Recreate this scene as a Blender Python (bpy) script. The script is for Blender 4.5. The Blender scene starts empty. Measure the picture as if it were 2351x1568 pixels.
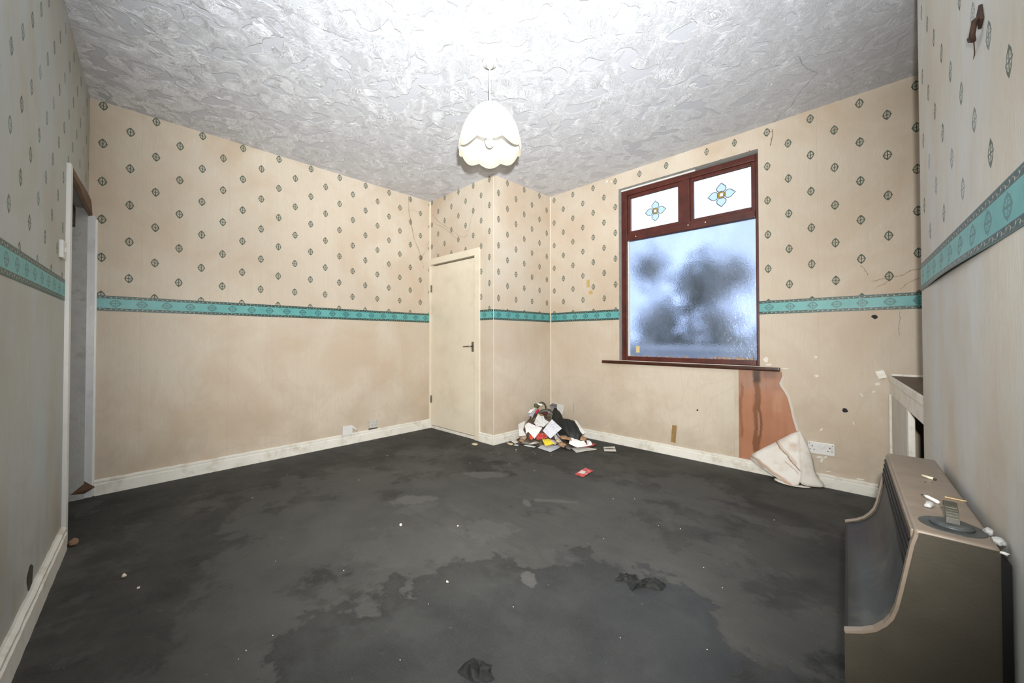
import bpy, bmesh, math, random
from mathutils import Vector, Matrix
from mathutils import noise as mnoise
PI = math.pi
SC = bpy.context.scene
COL = SC.collection
random.seed(7)

# ------------------------------------------------------------------ camera
YAW, PITCH = 0.7926, 0.0130
cam_d = bpy.data.cameras.new('camera'); cam = bpy.data.objects.new('camera', cam_d); COL.objects.link(cam)
fwd = Vector((-math.sin(YAW)*math.cos(PITCH), math.cos(YAW)*math.cos(PITCH), math.sin(PITCH)))
rgt = Vector((math.cos(YAW), math.sin(YAW), 0)); upv = rgt.cross(fwd)
CAM = Vector((3.6963, 0.1611, 1.0636))
cam.matrix_world = Matrix(((rgt.x, upv.x, -fwd.x, CAM.x), (rgt.y, upv.y, -fwd.y, CAM.y), (rgt.z, upv.z, -fwd.z, CAM.z), (0, 0, 0, 1)))
cam_d.sensor_width = 36; cam_d.lens = 858.46/2351*36
cam_d.shift_x = 53.378/2351; cam_d.shift_y = -17.521/2351
cam_d.clip_start = 0.02; cam_d.clip_end = 100
SC.camera = cam

# ------------------------------------------------------------------ world, lights, exposure
W = bpy.data.worlds.new('overcast_sky'); SC.world = W; W.use_nodes = True
W.node_tree.nodes['Background'].inputs[0].default_value = (0.72, 0.83, 1.0, 1)
W.node_tree.nodes['Background'].inputs[1].default_value = 2.4
SC.view_settings.view_transform = 'Standard'; SC.view_settings.look = 'None'
SC.view_settings.exposure = 0.0; SC.view_settings.gamma = 1.0; SC.view_settings.use_curve_mapping = False

def flash(name, typ, power, direction, size=0.05, cone=None, blend=1.0, color=(1, 1, 1)):
    d = bpy.data.lights.new(name, typ); d.energy = power; d.color = color
    if typ == 'AREA': d.shape = 'DISK'; d.size = size
    if typ == 'SPOT': d.spot_size = cone; d.spot_blend = blend; d.shadow_soft_size = size
    o = bpy.data.objects.new(name, d); COL.objects.link(o)
    o.location = CAM + Vector((0, 0, 0.15)) - fwd*0.02 + rgt*0.035
    o.rotation_euler = Vector(direction).to_track_quat('-Z', 'Y').to_euler()
    return o
# the photographer's flash head sits on the camera, tilted up: most of it bounces off the ceiling
flash('flash_bounce', 'SPOT', 700, fwd*1.0 + Vector((0, 0, 1.15)), 0.02, math.radians(104), 1.0, (0.90, 0.96, 1.0))
flash('flash_direct', 'SPOT', 590, fwd*1.0 + rgt*0.05, 0.018, math.radians(120), 1.0, (1.0, 0.975, 0.925))

# ------------------------------------------------------------------ room plan (metres)
A_ = (0.0, 0.0); B_ = (0.0, 2.8132); C_ = (1.046, 2.8398); D_ = (1.088, 3.748)
E_ = (4.36, 3.7976); F_ = (4.36, 2.46); G_ = (3.849, 2.45); H_ = (3.9285, -0.1968)
def ceil_z(x, y): return 2.7 + 0.0101*x + 0.0053*y
def win_y(x): return 3.7313 + 0.0152*x
def near_y(x): return -0.0501*x
def brst_x(y): return 3.9227 - 0.0299*y
def clos_y(x): return 2.8132 + 0.0254*x
def clos_x(y): return 1.046 + 0.0463*(y - 2.8398)
ZB, ZT = 1.2559, 1.3624

# ------------------------------------------------------------------ node helpers
class NT:
    def __init__(s, name):
        s.m = bpy.data.materials.new(name); s.m.use_nodes = True
        s.t = s.m.node_tree; s.t.nodes.clear()
        s.out = s.t.nodes.new('ShaderNodeOutputMaterial')
    def n(s, typ, ins=None, **kw):
        nd = s.t.nodes.new(typ)
        for k, v in kw.items(): setattr(nd, k, v)
        for k, v in (ins or {}).items():
            sock = nd.inputs[k]
            if isinstance(v, bpy.types.NodeSocket): s.t.links.new(v, sock)
            else: sock.default_value = v
        return nd
    def M(s, op, a, b=None, c=None, clamp=False):
        nd = s.t.nodes.new('ShaderNodeMath'); nd.operation = op; nd.use_clamp = clamp
        for i, v in enumerate((a, b, c)):
            if v is None: continue
            if isinstance(v, bpy.types.NodeSocket): s.t.links.new(v, nd.inputs[i])
            else: nd.inputs[i].default_value = v
        return nd.outputs[0]
    def sep(s, v):
        nd = s.n('ShaderNodeSeparateXYZ', {0: v}); return nd.outputs
    def comb(s, x, y, z=0.0):
        return s.n('ShaderNodeCombineXYZ', {0: x, 1: y, 2: z}).outputs[0]
    def obj(s): return s.n('ShaderNodeTexCoord').outputs['Object']
    def uv(s, layer): return s.n('ShaderNodeUVMap', uv_map=layer).outputs[0]
    def noise(s, vec, scale, detail=3.0, rough=0.5, dist=0.0, col=False):
        nd = s.n('ShaderNodeTexNoise', {'Vector': vec, 'Scale': scale, 'Detail': detail, 'Roughness': rough, 'Distortion': dist})
        return nd.outputs[1 if col else 0]
    def mapv(s, vec, scale=(1, 1, 1), loc=(0, 0, 0), rot=(0, 0, 0)):
        return s.n('ShaderNodeMapping', {'Vector': vec, 'Scale': scale, 'Location': loc, 'Rotation': rot}).outputs[0]
    def ramp(s, f, lo, hi, a=0.0, b=1.0):
        return s.n('ShaderNodeMapRange', {0: f, 1: lo, 2: hi, 3: a, 4: b}, clamp=True).outputs[0]
    def mix(s, f, a, b, mode='MIX'):
        nd = s.t.nodes.new('ShaderNodeMix'); nd.data_type = 'RGBA'; nd.blend_type = mode
        for k, v in ((0, f), (6, a), (7, b)):
            if isinstance(v, bpy.types.NodeSocket): s.t.links.new(v, nd.inputs[k])
            else: nd.inputs[k].default_value = v if k == 0 else (tuple(v)+(1,))[:4]
        return nd.outputs[2]
    def bump(s, h, strength=0.3, dist=0.01, normal=None):
        ins = {'Height': h, 'Strength': strength, 'Distance': dist}
        if normal is not None: ins['Normal'] = normal
        return s.n('ShaderNodeBump', ins).outputs[0]
    def bsdf(s, col, rough=0.6, normal=None, spec=0.5, **kw):
        nd = s.t.nodes.new('ShaderNodeBsdfPrincipled')
        ins = {'Base Color': col, 'Roughness': rough, 'Specular IOR Level': spec}
        if normal is not None: ins['Normal'] = normal
        ins.update(kw)
        for k, v in ins.items():
            if isinstance(v, bpy.types.NodeSocket): s.t.links.new(v, nd.inputs[k])
            else:
                if k == 'Base Color' and len(v) == 3: v = tuple(v)+(1,)
                nd.inputs[k].default_value = v
        s.t.links.new(nd.outputs[0], s.out.inputs[0])
        return s.m

def simple(name, col, rough=0.6, var=0.12, scale=8.0, bump=0.0, spec=0.4, dirt=None, dirt_amt=0.0, dscale=5.0, **kw):
    t = NT(name); o = t.obj()
    nz = t.noise(o, scale, 4.0, 0.6)
    c = t.mix(t.ramp(nz, 0.3, 0.7), tuple(v*(1-var) for v in col), tuple(min(1, v*(1+var)) for v in col))
    if dirt:
        c = t.mix(t.ramp(t.noise(o, dscale, 6.0, 0.65), 0.52, 0.72, 0, dirt_amt), c, dirt)
    nrm = t.bump(t.noise(o, scale*12, 3.0), bump, 0.004) if bump else None
    return t.bsdf(c, rough, nrm, spec, **kw)

def motif(t, lx, ly):
    """printed diamond motif; lx, ly are signals in metres around its centre (4.4 cm wide, 7 cm high)"""
    M = t.M
    ax, ay = M('ABSOLUTE', lx), M('ABSOLUTE', ly)
    r = M('SQRT', M('ADD', M('POWER', M('DIVIDE', ax, 0.0170), 2.0), M('POWER', M('DIVIDE', ay, 0.0245), 2.0)))
    ring = M('LESS_THAN', M('ABSOLUTE', M('SUBTRACT', r, 0.98)), 0.165)
    vb = M('MULTIPLY', M('LESS_THAN', ax, 0.0026), M('LESS_THAN', ay, 0.030))
    hb = M('MULTIPLY', M('LESS_THAN', ay, 0.0022), M('LESS_THAN', ax, 0.021))
    cd = M('LESS_THAN', M('ADD', M('DIVIDE', ax, 0.0052), M('DIVIDE', ay, 0.0120)), 1.0)
    tv = M('LESS_THAN', M('ADD', M('DIVIDE', ax, 0.0085), M('DIVIDE', M('ABSOLUTE', M('SUBTRACT', ay, 0.0260)), 0.0085)), 1.0)
    th = M('LESS_THAN', M('ADD', M('DIVIDE', M('ABSOLUTE', M('SUBTRACT', ax, 0.0175)), 0.0062), M('DIVIDE', ay, 0.0075)), 1.0)
    fl = M('LESS_THAN', M('ADD', M('DIVIDE', M('ABSOLUTE', M('SUBTRACT', ax, 0.0080)), 0.0022), M('DIVIDE', M('ABSOLUTE', M('SUBTRACT', ay, 0.0100)), 0.0050)), 1.0)
    m = ring
    for k in (vb, hb, cd, tv, th, fl): m = M('MAXIMUM', m, k)
    return m

def wallpaper(name, tint=(1, 1, 1), stain=0.25, wear=None):
    """UV 'pat': U in motif columns, V in motif rows; UV 'm': metres along the wall, height"""
    t = NT(name); M = t.M
    p = t.sep(t.uv('pat')); u, v = p[0], p[1]
    mm = t.sep(t.uv('m')); s_, z_ = mm[0], mm[1]
    i = M('ROUND', u); lu = M('MULTIPLY', M('SUBTRACT', u, i), 0.130)
    par = M('MODULO', M('ABSOLUTE', i), 2.0)
    v2 = M('SUBTRACT', v, M('MULTIPLY', par, 0.5))
    lv = M('MULTIPLY', M('SUBTRACT', v2, M('ROUND', v2)), 0.265)
    o = t.obj()
    mk = motif(t, lu, lv)
    mk = M('MULTIPLY', mk, M('GREATER_THAN', z_, 1.31))
    mk = M('MULTIPLY', mk, t.ramp(t.noise(o, 60.0, 2.0), 0.25, 0.55, 0.72, 0.95))
    base = (0.620*tint[0], 0.545*tint[1], 0.445*tint[2])
    fibre = t.noise(t.mapv(t.uv('m'), (260.0, 14.0, 1.0)), 1.0, 3.0, 0.6)
    fib2 = t.noise(t.mapv(t.uv('m'), (45.0, 1.6, 1.0), (7, 3, 0)), 1.0, 3.0, 0.6)
    c = t.mix(t.ramp(fibre, 0.3, 0.7), tuple(k*0.93 for k in base), tuple(k*1.06 for k in base))
    c = t.mix(t.ramp(fib2, 0.35, 0.7, 0, 0.35), c, tuple(k*0.86 for k in base))
    blot = t.noise(o, 1.7, 6.0, 0.6, 0.6)
    c = t.mix(t.ramp(blot, 0.42, 0.64, 0, 0.85), c, (0.54*tint[0], 0.435*tint[1], 0.33*tint[2]))
    grey = t.noise(t.mapv(o, loc=(5, 2, 9)), 1.1, 4.0, 0.5)
    c = t.mix(t.ramp(grey, 0.5, 0.72, 0, 0.5), c, (0.60*tint[0], 0.56*tint[1], 0.49*tint[2]))
    wn = t.n('ShaderNodeTexWhiteNoise', {'W': M('FLOOR', M('DIVIDE', s_, 0.53))}, noise_dimensions='1D').outputs[0]
    c = t.mix(M('MULTIPLY', wn, 0.16), c, (0.50*tint[0], 0.40*tint[1], 0.31*tint[2]))
    seam = M('LESS_THAN', M('ABSOLUTE', M('SUBTRACT', M('FRACT', M('DIVIDE', s_, 0.53)), 0.5)), 0.0022)
    c = t.mix(M('MULTIPLY', seam, 0.22), c, (0.30, 0.22, 0.15))
    top = M('MULTIPLY', t.ramp(z_, 2.35, 2.72), t.ramp(t.noise(t.mapv(o, loc=(2, 2, 5)), 2.4, 5.0, 0.6), 0.45, 0.62))
    c = t.mix(M('MULTIPLY', top, 0.30), c, (0.42*tint[0], 0.31*tint[1], 0.20*tint[2]))
    crease = t.noise(t.mapv(o, loc=(8, 3, 1)), 2.1, 4.0, 0.5, 1.2)
    cr = M('MULTIPLY', t.ramp(M('ABSOLUTE', M('SUBTRACT', crease, 0.52)), 0.004, 0.03, 1.0, 0.0), t.ramp(z_, 1.0, 0.7, 0.0, 1.0))
    c = t.mix(M('MULTIPLY', cr, 0.10), c, (0.33*tint[0], 0.27*tint[1], 0.20*tint[2]))
    # damp and dust rising from the floor, brown bloom under the ceiling
    low = M('MULTIPLY', t.ramp(z_, 0.05, 0.75, 1.0, 0.0), t.ramp(t.noise(o, 3.5, 5.0, 0.6), 0.35, 0.65))
    c = t.mix(M('MULTIPLY', low, 0.22+stain), c, (0.36*tint[0], 0.285*tint[1], 0.20*tint[2]))
    sp = t.noise(o, 22.0, 3.0, 0.75)
    c = t.mix(M('MULTIPLY', t.ramp(sp, 0.71, 0.76), M('MULTIPLY', low, 0.8)), c, (0.09, 0.06, 0.035))
    c = t.mix(mk, c, (0.055, 0.085, 0.065))
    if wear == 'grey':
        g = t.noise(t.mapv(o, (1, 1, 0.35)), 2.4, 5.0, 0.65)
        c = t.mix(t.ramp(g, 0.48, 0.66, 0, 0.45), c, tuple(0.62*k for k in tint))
    h = M('ADD', M('MULTIPLY', fibre, 0.5), M('MULTIPLY', t.noise(o, 5.0, 3.0), 4.0))
    return t.bsdf(c, 0.62, t.bump(h, 0.35, 0.0022), 0.25)

def border_material():
    t = NT('border_paper'); M = t.M
    uvs = t.sep(t.uv('m')); s_, w_ = uvs[0], uvs[1]      # s in metres, w across the strip -0.053..0.053
    o = t.obj()
    aw = M('ABSOLUTE', w_)
    edge = M('GREATER_THAN', aw, 0.0325)
    teal = t.mix(t.ramp(t.noise(o, 6.0, 4.0, 0.6), 0.3, 0.7), (0.085, 0.32, 0.315), (0.15, 0.42, 0.415))
    dark = (0.020, 0.060, 0.055)
    mu = t.sep(t.uv('pat'))[0]
    lu = M('MULTIPLY', M('SUBTRACT', mu, M('ROUND', mu)), 0.130)
    med = motif(t, M('MULTIPLY', w_, 0.80), M('MULTIPLY', lu, 1.10))
    c = t.mix(M('MULTIPLY', med, 0.72), teal, (0.03, 0.11, 0.11))
    c = t.mix(edge, c, dark)
    we = M('SUBTRACT', aw, 0.0415)
    ph = M('MULTIPLY', s_, 2*PI/0.054)
    vine = M('LESS_THAN', M('ABSOLUTE', M('SUBTRACT', we, M('MULTIPLY', M('SINE', ph), 0.0048))), 0.0009)
    hp = M('DIVIDE', s_, 0.027); ls = M('MULTIPLY', M('SUBTRACT', hp, M('ROUND', hp)), 0.027)
    sg = M('SUBTRACT', M('MULTIPLY', M('MODULO', M('ABSOLUTE', M('ROUND', hp)), 2.0), 2.0), 1.0)
    ll = M('ADD', M('ADD', ls, M('MULTIPLY', we, 0.45)), 0.003)
    leaf = M('LESS_THAN', M('ADD', M('DIVIDE', M('ABSOLUTE', ll), 0.0034), M('DIVIDE', M('ABSOLUTE', M('ADD', we, M('MULTIPLY', sg, 0.0022))), 0.0056)), 1.0)
    orn = M('MULTIPLY', M('MAXIMUM', M('MULTIPLY', vine, 0.55), leaf), M('LESS_THAN', M('ABSOLUTE', we), 0.0075))
    c = t.mix(M('MULTIPLY', orn, 0.9), c, (0.42, 0.44, 0.34))
    line = M('MULTIPLY', M('GREATER_THAN', aw, 0.0505), 0.65)
    c = t.mix(line, c, (0.07, 0.16, 0.16))
    return t.bsdf(c, 0.42, t.bump(t.noise(o, 30.0, 3.0), 0.2, 0.003), 0.4)

def ceiling_material():
    t = NT('textured_plaster_ceiling'); M = t.M
    o = t.obj(); flat0 = t.mapv(o, (1, 1, 0))
    wob = t.noise(o, 6.0, 2.0, 0.5, col=True)
    flat = t.n('ShaderNodeVectorMath', {0: flat0, 1: t.n('ShaderNodeVectorMath', {0: wob, 1: (0.10, 0.10, 0)}, operation='MULTIPLY').outputs[0]}, operation='ADD').outputs[0]
    def strokes(cells, loc, f1, f2, spread):
        """one layer of overlapping trowel strokes: every cell has its own comb direction, gently arced"""
        v = t.n('ShaderNodeTexVoronoi', {'Vector': t.mapv(flat, loc=loc), 'Scale': cells, 'Randomness': 1.0})
        a = M('ADD', M('MULTIPLY', M('SUBTRACT', t.sep(v.outputs['Color'])[0], 0.5), spread), M('MULTIPLY', v.outputs['Distance'], 1.6))
        r = t.n('ShaderNodeVectorRotate', {'Vector': flat, 'Angle': a}, rotation_type='Z_AXIS').outputs[0]
        n1 = t.noise(t.mapv(r, (f1, f2, 1.0)), 1.0, 3.0, 0.6, 0.35)
        ridge = M('SUBTRACT', 1.0, M('MULTIPLY', M('ABSOLUTE', M('SUBTRACT', n1, 0.5)), 5.0, clamp=True))
        return ridge, v.outputs['Distance'], t.sep(v.outputs['Color'])[1]
    r1, d1, c1 = strokes(4.6, (0, 0, 0), 12.0, 60.0, 3.0)
    r2, d2, c2 = strokes(7.5, (2.3, 5.1, 0), 20.0, 88.0, 3.0)
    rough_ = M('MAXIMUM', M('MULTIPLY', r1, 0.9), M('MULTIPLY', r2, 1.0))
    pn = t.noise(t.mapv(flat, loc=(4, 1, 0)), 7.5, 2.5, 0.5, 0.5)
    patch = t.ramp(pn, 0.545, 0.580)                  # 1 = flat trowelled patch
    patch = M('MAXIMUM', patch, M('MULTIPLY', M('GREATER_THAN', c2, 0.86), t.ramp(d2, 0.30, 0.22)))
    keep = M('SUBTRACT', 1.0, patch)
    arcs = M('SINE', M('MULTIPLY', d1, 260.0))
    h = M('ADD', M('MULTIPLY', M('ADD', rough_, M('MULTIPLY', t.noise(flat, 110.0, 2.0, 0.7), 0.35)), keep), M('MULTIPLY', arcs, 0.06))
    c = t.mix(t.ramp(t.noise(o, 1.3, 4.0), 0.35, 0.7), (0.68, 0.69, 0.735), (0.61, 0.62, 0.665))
    c = t.mix(M('MULTIPLY', patch, 0.85), c, (0.44, 0.45, 0.485))  # flat patches darkened in colour to strengthen the relief shading
    c = t.mix(M('MULTIPLY', t.ramp(rough_, 0.66, 0.90, 0, 0.9), keep), c, (0.93, 0.93, 0.96))  # relief highlights painted along the ridges
    c = t.mix(M('MULTIPLY', t.ramp(rough_, 0.15, 0.50, 0.6, 0.0), keep), c, (0.48, 0.49, 0.53))  # relief shade painted between the ridges
    return t.bsdf(c, 0.30, t.bump(h, 0.85, 0.0052), 0.5)

def gauss(t, o, cx, cy, rx, ry, rot, nz):
    """blob mask round a world point on the floor, with a ragged noisy edge"""
    M = t.M
    v = t.sep(t.mapv(o, loc=(-cx, -cy, 0)))
    ca, sa = math.cos(rot), math.sin(rot)
    a = M('DIVIDE', M('ADD', M('MULTIPLY', v[0], ca), M('MULTIPLY', v[1], sa)), rx)
    b = M('DIVIDE', M('SUBTRACT', M('MULTIPLY', v[1], ca), M('MULTIPLY', v[0], sa)), ry)
    r = M('ADD', M('SQRT', M('ADD', M('MULTIPLY', a, a), M('MULTIPLY', b, b))), M('MULTIPLY', nz, 0.9))
    return t.ramp(r, 1.28, 1.48, 1.0, 0.0)

def floor_material():
    t = NT('worn_black_underlay'); M = t.M; o = t.obj()
    big = t.noise(o, 1.5, 7.0, 0.62, 0.5)
    strk = t.noise(t.mapv(o, (1.6, 5.5, 1), rot=(0, 0, 0.9)), 1.0, 5.0, 0.6, 0.3)
    strk2 = t.noise(t.mapv(o, (9.0, 1.2, 1), rot=(0, 0, 0.5)), 1.0, 5.0, 0.6, 0.3)
    fine = t.noise(o, 160.0, 2.0, 0.7)
    c = t.mix(t.ramp(big, 0.36, 0.66), (0.014, 0.0150, 0.0148), (0.070, 0.069, 0.062))
    c = t.mix(t.ramp(strk, 0.45, 0.72, 0, 0.55), c, (0.062, 0.060, 0.054))
    c = t.mix(t.ramp(strk2, 0.52, 0.72, 0, 0.40), c, (0.055, 0.054, 0.050))
    c = t.mix(t.ramp(t.noise(t.mapv(o, loc=(3, 8, 1)), 4.0, 7.0, 0.7), 0.5, 0.62, 0, 0.65), c, (0.013, 0.014, 0.0135))
    nz = M('ADD', M('MULTIPLY', M('SUBTRACT', t.noise(o, 8.0, 6.0, 0.7), 0.5), 3.4), 0.5)
    # bare, glossier bitumen where a sheet of underlay is torn away; its ragged rim is darkest
    v_ = t.sep(t.mapv(o, loc=(-2.82, -1.20, 0))); ca, sa = math.cos(0.93), math.sin(0.93)
    ea = M('DIVIDE', M('ADD', M('MULTIPLY', v_[0], ca), M('MULTIPLY', v_[1], sa)), 0.85)
    eb = M('DIVIDE', M('SUBTRACT', M('MULTIPLY', v_[1], ca), M('MULTIPLY', v_[0], sa)), 0.46)
    rr = M('ADD', M('SQRT', M('ADD', M('MULTIPLY', ea, ea), M('MULTIPLY', eb, eb))), M('MULTIPLY', M('SUBTRACT', t.noise(o, 2.8, 7.0, 0.66), 0.5), 2.3))
    bare = t.ramp(rr, 0.96, 1.02, 1.0, 0.0)
    rim = M('MULTIPLY', bare, t.ramp(rr, 0.70, 0.95))
    inn = t.ramp(t.noise(t.mapv(o, loc=(1, 7, 0)), 3.5, 6.0, 0.66), 0.38, 0.62)
    c = t.mix(M('MULTIPLY', bare, 0.62), c, t.mix(inn, (0.021, 0.025, 0.029), (0.044, 0.049, 0.052)))
    c = t.mix(M('MULTIPLY', M('MULTIPLY', rim, inn), 0.75), c, (0.011, 0.012, 0.013))
    streak = t.noise(t.mapv(o, (0.9, 16.0, 1), rot=(0, 0, 0.62)), 1.0, 4.0, 0.55, 0.25)
    near_mid = gauss(t, o, 2.05, 1.95, 0.75, 0.6, 0.6, nz)
    c = t.mix(M('MULTIPLY', M('MULTIPLY', near_mid, t.ramp(streak, 0.50, 0.58)), 0.55), c, (0.020, 0.020, 0.019))
    for cx, cy, rx, ry, rot, k in ((1.575, 2.194, 0.16, 0.075, 0.7, 0.55), (1.573, 1.54, 0.14, 0.065, 0.9, 0.65), (1.70, 1.50, 0.15, 0.06, 1.3, 0.25), (2.137, 2.046, 0.055, 0.024, -0.6, 0.65),
                                   (2.236, 2.193, 0.025, 0.15, -0.9, 0.6), (2.628, 1.461, 0.035, 0.05, 0.6, 0.5), (2.20, 1.62, 0.16, 0.11, 0.7, 0.35), (2.05, 1.25, 0.34, 0.20, 0.9, 0.22), (2.62, 1.70, 0.10, 0.07, 0.2, 0.18), (1.1, 1.9, 0.25, 0.14, 0.5, 0.16), (2.6, 2.4, 0.3, 0.12, 0.4, 0.14)):
        c = t.mix(M('MULTIPLY', gauss(t, o, cx, cy, rx, ry, rot, nz), k), c, (0.15, 0.146, 0.138))
    lit_mid = gauss(t, o, 2.15, 1.55, 1.6, 1.2, 0.8, M('ADD', M('MULTIPLY', M('SUBTRACT', t.noise(t.mapv(o, loc=(9, 2, 0)), 1.9, 7.0, 0.66), 0.5), 5.5), 0.5))
    c = t.mix(M('MULTIPLY', M('MULTIPLY', lit_mid, M('SUBTRACT', 1.0, bare)), 0.45), c, (0.092, 0.092, 0.086))  # pool of light painted onto the middle of the floor
    c = t.mix(t.ramp(fine, 0.35, 0.75, 0, 0.45), c, (0.065, 0.065, 0.062))
    chips = t.noise(o, 34.0, 2.0, 0.5)
    c = t.mix(t.ramp(chips, 0.735, 0.75, 0, 0.35), c, (0.20, 0.19, 0.17))
    rough = M('SUBTRACT', 0.72, M('MULTIPLY', bare, 0.22))
    h = M('ADD', M('MULTIPLY', fine, 0.25), M('MULTIPLY', t.noise(o, 9.0, 6.0, 0.7), 1.5))
    return t.bsdf(c, rough, t.bump(h, 0.45, 0.010), 0.35)

def exposed_plaster_material():
    t = NT('damp_red_plaster'); M = t.M; mm = t.sep(t.uv('m')); o = t.obj(); x, z = mm[0], mm[1]
    c = t.mix(t.ramp(t.noise(o, 5.0, 5.0, 0.6), 0.3, 0.7), (0.43, 0.195, 0.105), (0.36, 0.150, 0.078))
    # greyer, whitened area near the sill
    up = M('MULTIPLY', t.ramp(z, 0.58, 0.70), t.ramp(t.noise(o, 9.0, 4.0), 0.3, 0.6))
    c = t.mix(M('MULTIPLY', up, 0.75), c, (0.34, 0.215, 0.165))
    # water runs
    wob = M('MULTIPLY', M('SUBTRACT', t.noise(t.mapv(t.uv('m'), (3.0, 7.0, 1)), 1.0, 3.0), 0.5), 0.06)
    def run(x0, w, z0, z1, k, c, col=(0.165, 0.058, 0.020)):
        dd = M('ABSOLUTE', M('SUBTRACT', M('ADD', x, wob), x0))
        m = M('MULTIPLY', t.ramp(dd, w*0.5, w, 1.0, 0.0), M('MULTIPLY', t.ramp(z, z0, z0+0.03), t.ramp(z, z1, z1+0.04, 1.0, 0.0)))
        return t.mix(M('MULTIPLY', m, k), c, col)
    c = run(3.072, 0.028, 0.12, 0.74, 0.85, c)
    c = run(3.078, 0.034, 0.70, 0.80, 0.85, c, (0.035, 0.022, 0.015))
    c = run(3.16, 0.06, 0.735, 0.80, 0.45, c, (0.10, 0.07, 0.05))
    c = run(3.052, 0.010, 0.15, 0.50, 0.6, c)
    c = run(3.088, 0.010, 0.20, 0.56, 0.7, c)
    c = run(3.075, 0.008, 0.28, 0.46, 0.6, c, (0.45, 0.26, 0.17))
    c = run(2.965, 0.013, 0.25, 0.68, 0.5, c)
    c = run(3.20, 0.045, 0.48, 0.64, 0.4, c, (0.50, 0.28, 0.18))
    c = t.mix(t.ramp(t.noise(t.mapv(t.uv('m'), (26.0, 3.0, 1)), 1.0, 4.0), 0.5, 0.75, 0, 0.35), c, (0.24, 0.09, 0.04))
    return t.bsdf(c, 0.5, t.bump(t.noise(o, 60.0, 4.0, 0.6), 0.2, 0.003), 0.4)

def glass_lower():
    t = NT('misted_wet_glass'); o = t.obj()
    lo = t.noise(t.mapv(o, (1, 1, 0.6)), 3.0, 4.0, 0.55)
    rn = t.noise(t.mapv(o, (48.0, 1.0, 1.3)), 1.0, 2.0, 0.5)            # vertical runs of water
    drop = t.noise(o, 85.0, 2.0, 0.7)
    rough = t.M('ADD', t.ramp(lo, 0.35, 0.65, 0.20, 0.33), t.ramp(rn, 0.66, 0.72, 0.0, -0.12))
    h = t.M('ADD', t.M('MULTIPLY', drop, 0.8), t.M('ADD', t.M('MULTIPLY', t.noise(o, 30.0, 3.0, 0.6), 1.6), t.M('MULTIPLY', lo, 6.0)))
    nrm = t.bump(h, 0.55, 0.004)
    nd = t.n('ShaderNodeBsdfRefraction', {'Color': (0.70, 0.76, 0.88, 1), 'Roughness': rough, 'IOR': 1.13, 'Normal': nrm})
    gl = t.n('ShaderNodeBsdfAnisotropic', {'Color': (1, 1, 1, 1), 'Roughness': 0.25, 'Normal': nrm})
    df = t.n('ShaderNodeBsdfDiffuse', {'Color': (0.50, 0.60, 0.80, 1)})
    m1 = t.n('ShaderNodeMixShader', {0: 0.05, 1: nd.outputs[0], 2: gl.outputs[0]})
    m2 = t.n('ShaderNodeMixShader', {0: t.ramp(lo, 0.3, 0.65, 0.05, 0.22), 1: m1.outputs[0], 2: df.outputs[0]})
    t.t.links.new(m2.outputs[0], t.out.inputs[0]); return t.m

def glass_upper(name='frosted_glass', col=(0.985, 0.995, 1.0), rough=0.45):
    t = NT(name)
    nd = t.n('ShaderNodeBsdfRefraction', {'Color': tuple(col)+(1,), 'Roughness': rough, 'IOR': 1.10})
    df = t.n('ShaderNodeBsdfDiffuse', {'Color': tuple(0.85*k for k in col)+(1,)})
    m2 = t.n('ShaderNodeMixShader', {0: 0.10, 1: nd.outputs[0], 2: df.outputs[0]})
    t.t.links.new(m2.outputs[0], t.out.inputs[0]); return t.m

PAPER_L = wallpaper('beige_motif_wallpaper')
PAPER_G = wallpaper('beige_motif_wallpaper_cool_lit', (0.98, 1.07, 1.16), wear='grey')  # cooler tint puts the bluer light near the camera into the paper
PAPER_N = wallpaper('dimmed_motif_wallpaper', (0.74, 0.86, 0.96), wear='grey')  # darker, cooler tint: light falloff beside the camera painted into the paper
BORDER = border_material()
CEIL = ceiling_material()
FLOOR = floor_material()
CREAM = simple('cream_gloss_paint', (0.74, 0.67, 0.54), 0.32, 0.04, 5, 0.08, 0.5, (0.55, 0.44, 0.30), 0.35, 3.0)
SKIRT = simple('chipped_skirting_paint', (0.78, 0.76, 0.69), 0.38, 0.06, 6, 0.25, 0.5, (0.40, 0.33, 0.24), 0.6, 9.0)
WHITE = simple('white_trim_paint', (0.74, 0.74, 0.71), 0.35, 0.04, 6, 0.1, 0.5, (0.4, 0.36, 0.28), 0.3, 6.0)
GREYP = simple('grey_white_lining_paint', (0.62, 0.63, 0.64), 0.30, 0.08, 3, 0.2, 0.5, (0.25, 0.24, 0.22), 0.35, 5.0)
REVEAL = simple('reveal_plaster', (0.42, 0.42, 0.40), 0.6, 0.15, 9, 0.3, 0.3, (0.16, 0.15, 0.12), 0.7, 9.0)
MAHOG = simple('mahogany_stain', (0.080, 0.018, 0.012), 0.34, 0.30, 14, 0.2, 0.5)
SILLW = simple('varnished_dark_wood', (0.050, 0.016, 0.009), 0.25, 0.30, 16, 0.15, 0.6)
BROWNW = simple('brown_bare_wood', (0.13, 0.075, 0.045), 0.6, 0.3, 10, 0.3, 0.3)
DARKW = simple('dark_worn_worktop', (0.105, 0.070, 0.048), 0.5, 0.3, 12, 0.2, 0.3)
VOID = simple('unlit_darkness_paint', (0.05, 0.05, 0.045), 0.8)  # near-black: the darkness of unlit spaces put into the colour
SOCK = simple('white_plastic', (0.72, 0.72, 0.70), 0.30, 0.04, 10, 0, 0.5, (0.4, 0.36, 0.28), 0.35, 25.0)
HOLE = simple('black_slot', (0.012, 0.012, 0.012), 0.7)
METAL = simple('tarnished_metal', (0.20, 0.18, 0.16), 0.35, 0.2, 30, 0, 0.6, Metallic=0.8)
RUST = simple('rusty_iron', (0.040, 0.020, 0.013), 0.7, 0.4, 60, 0.4, 0.3)
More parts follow.
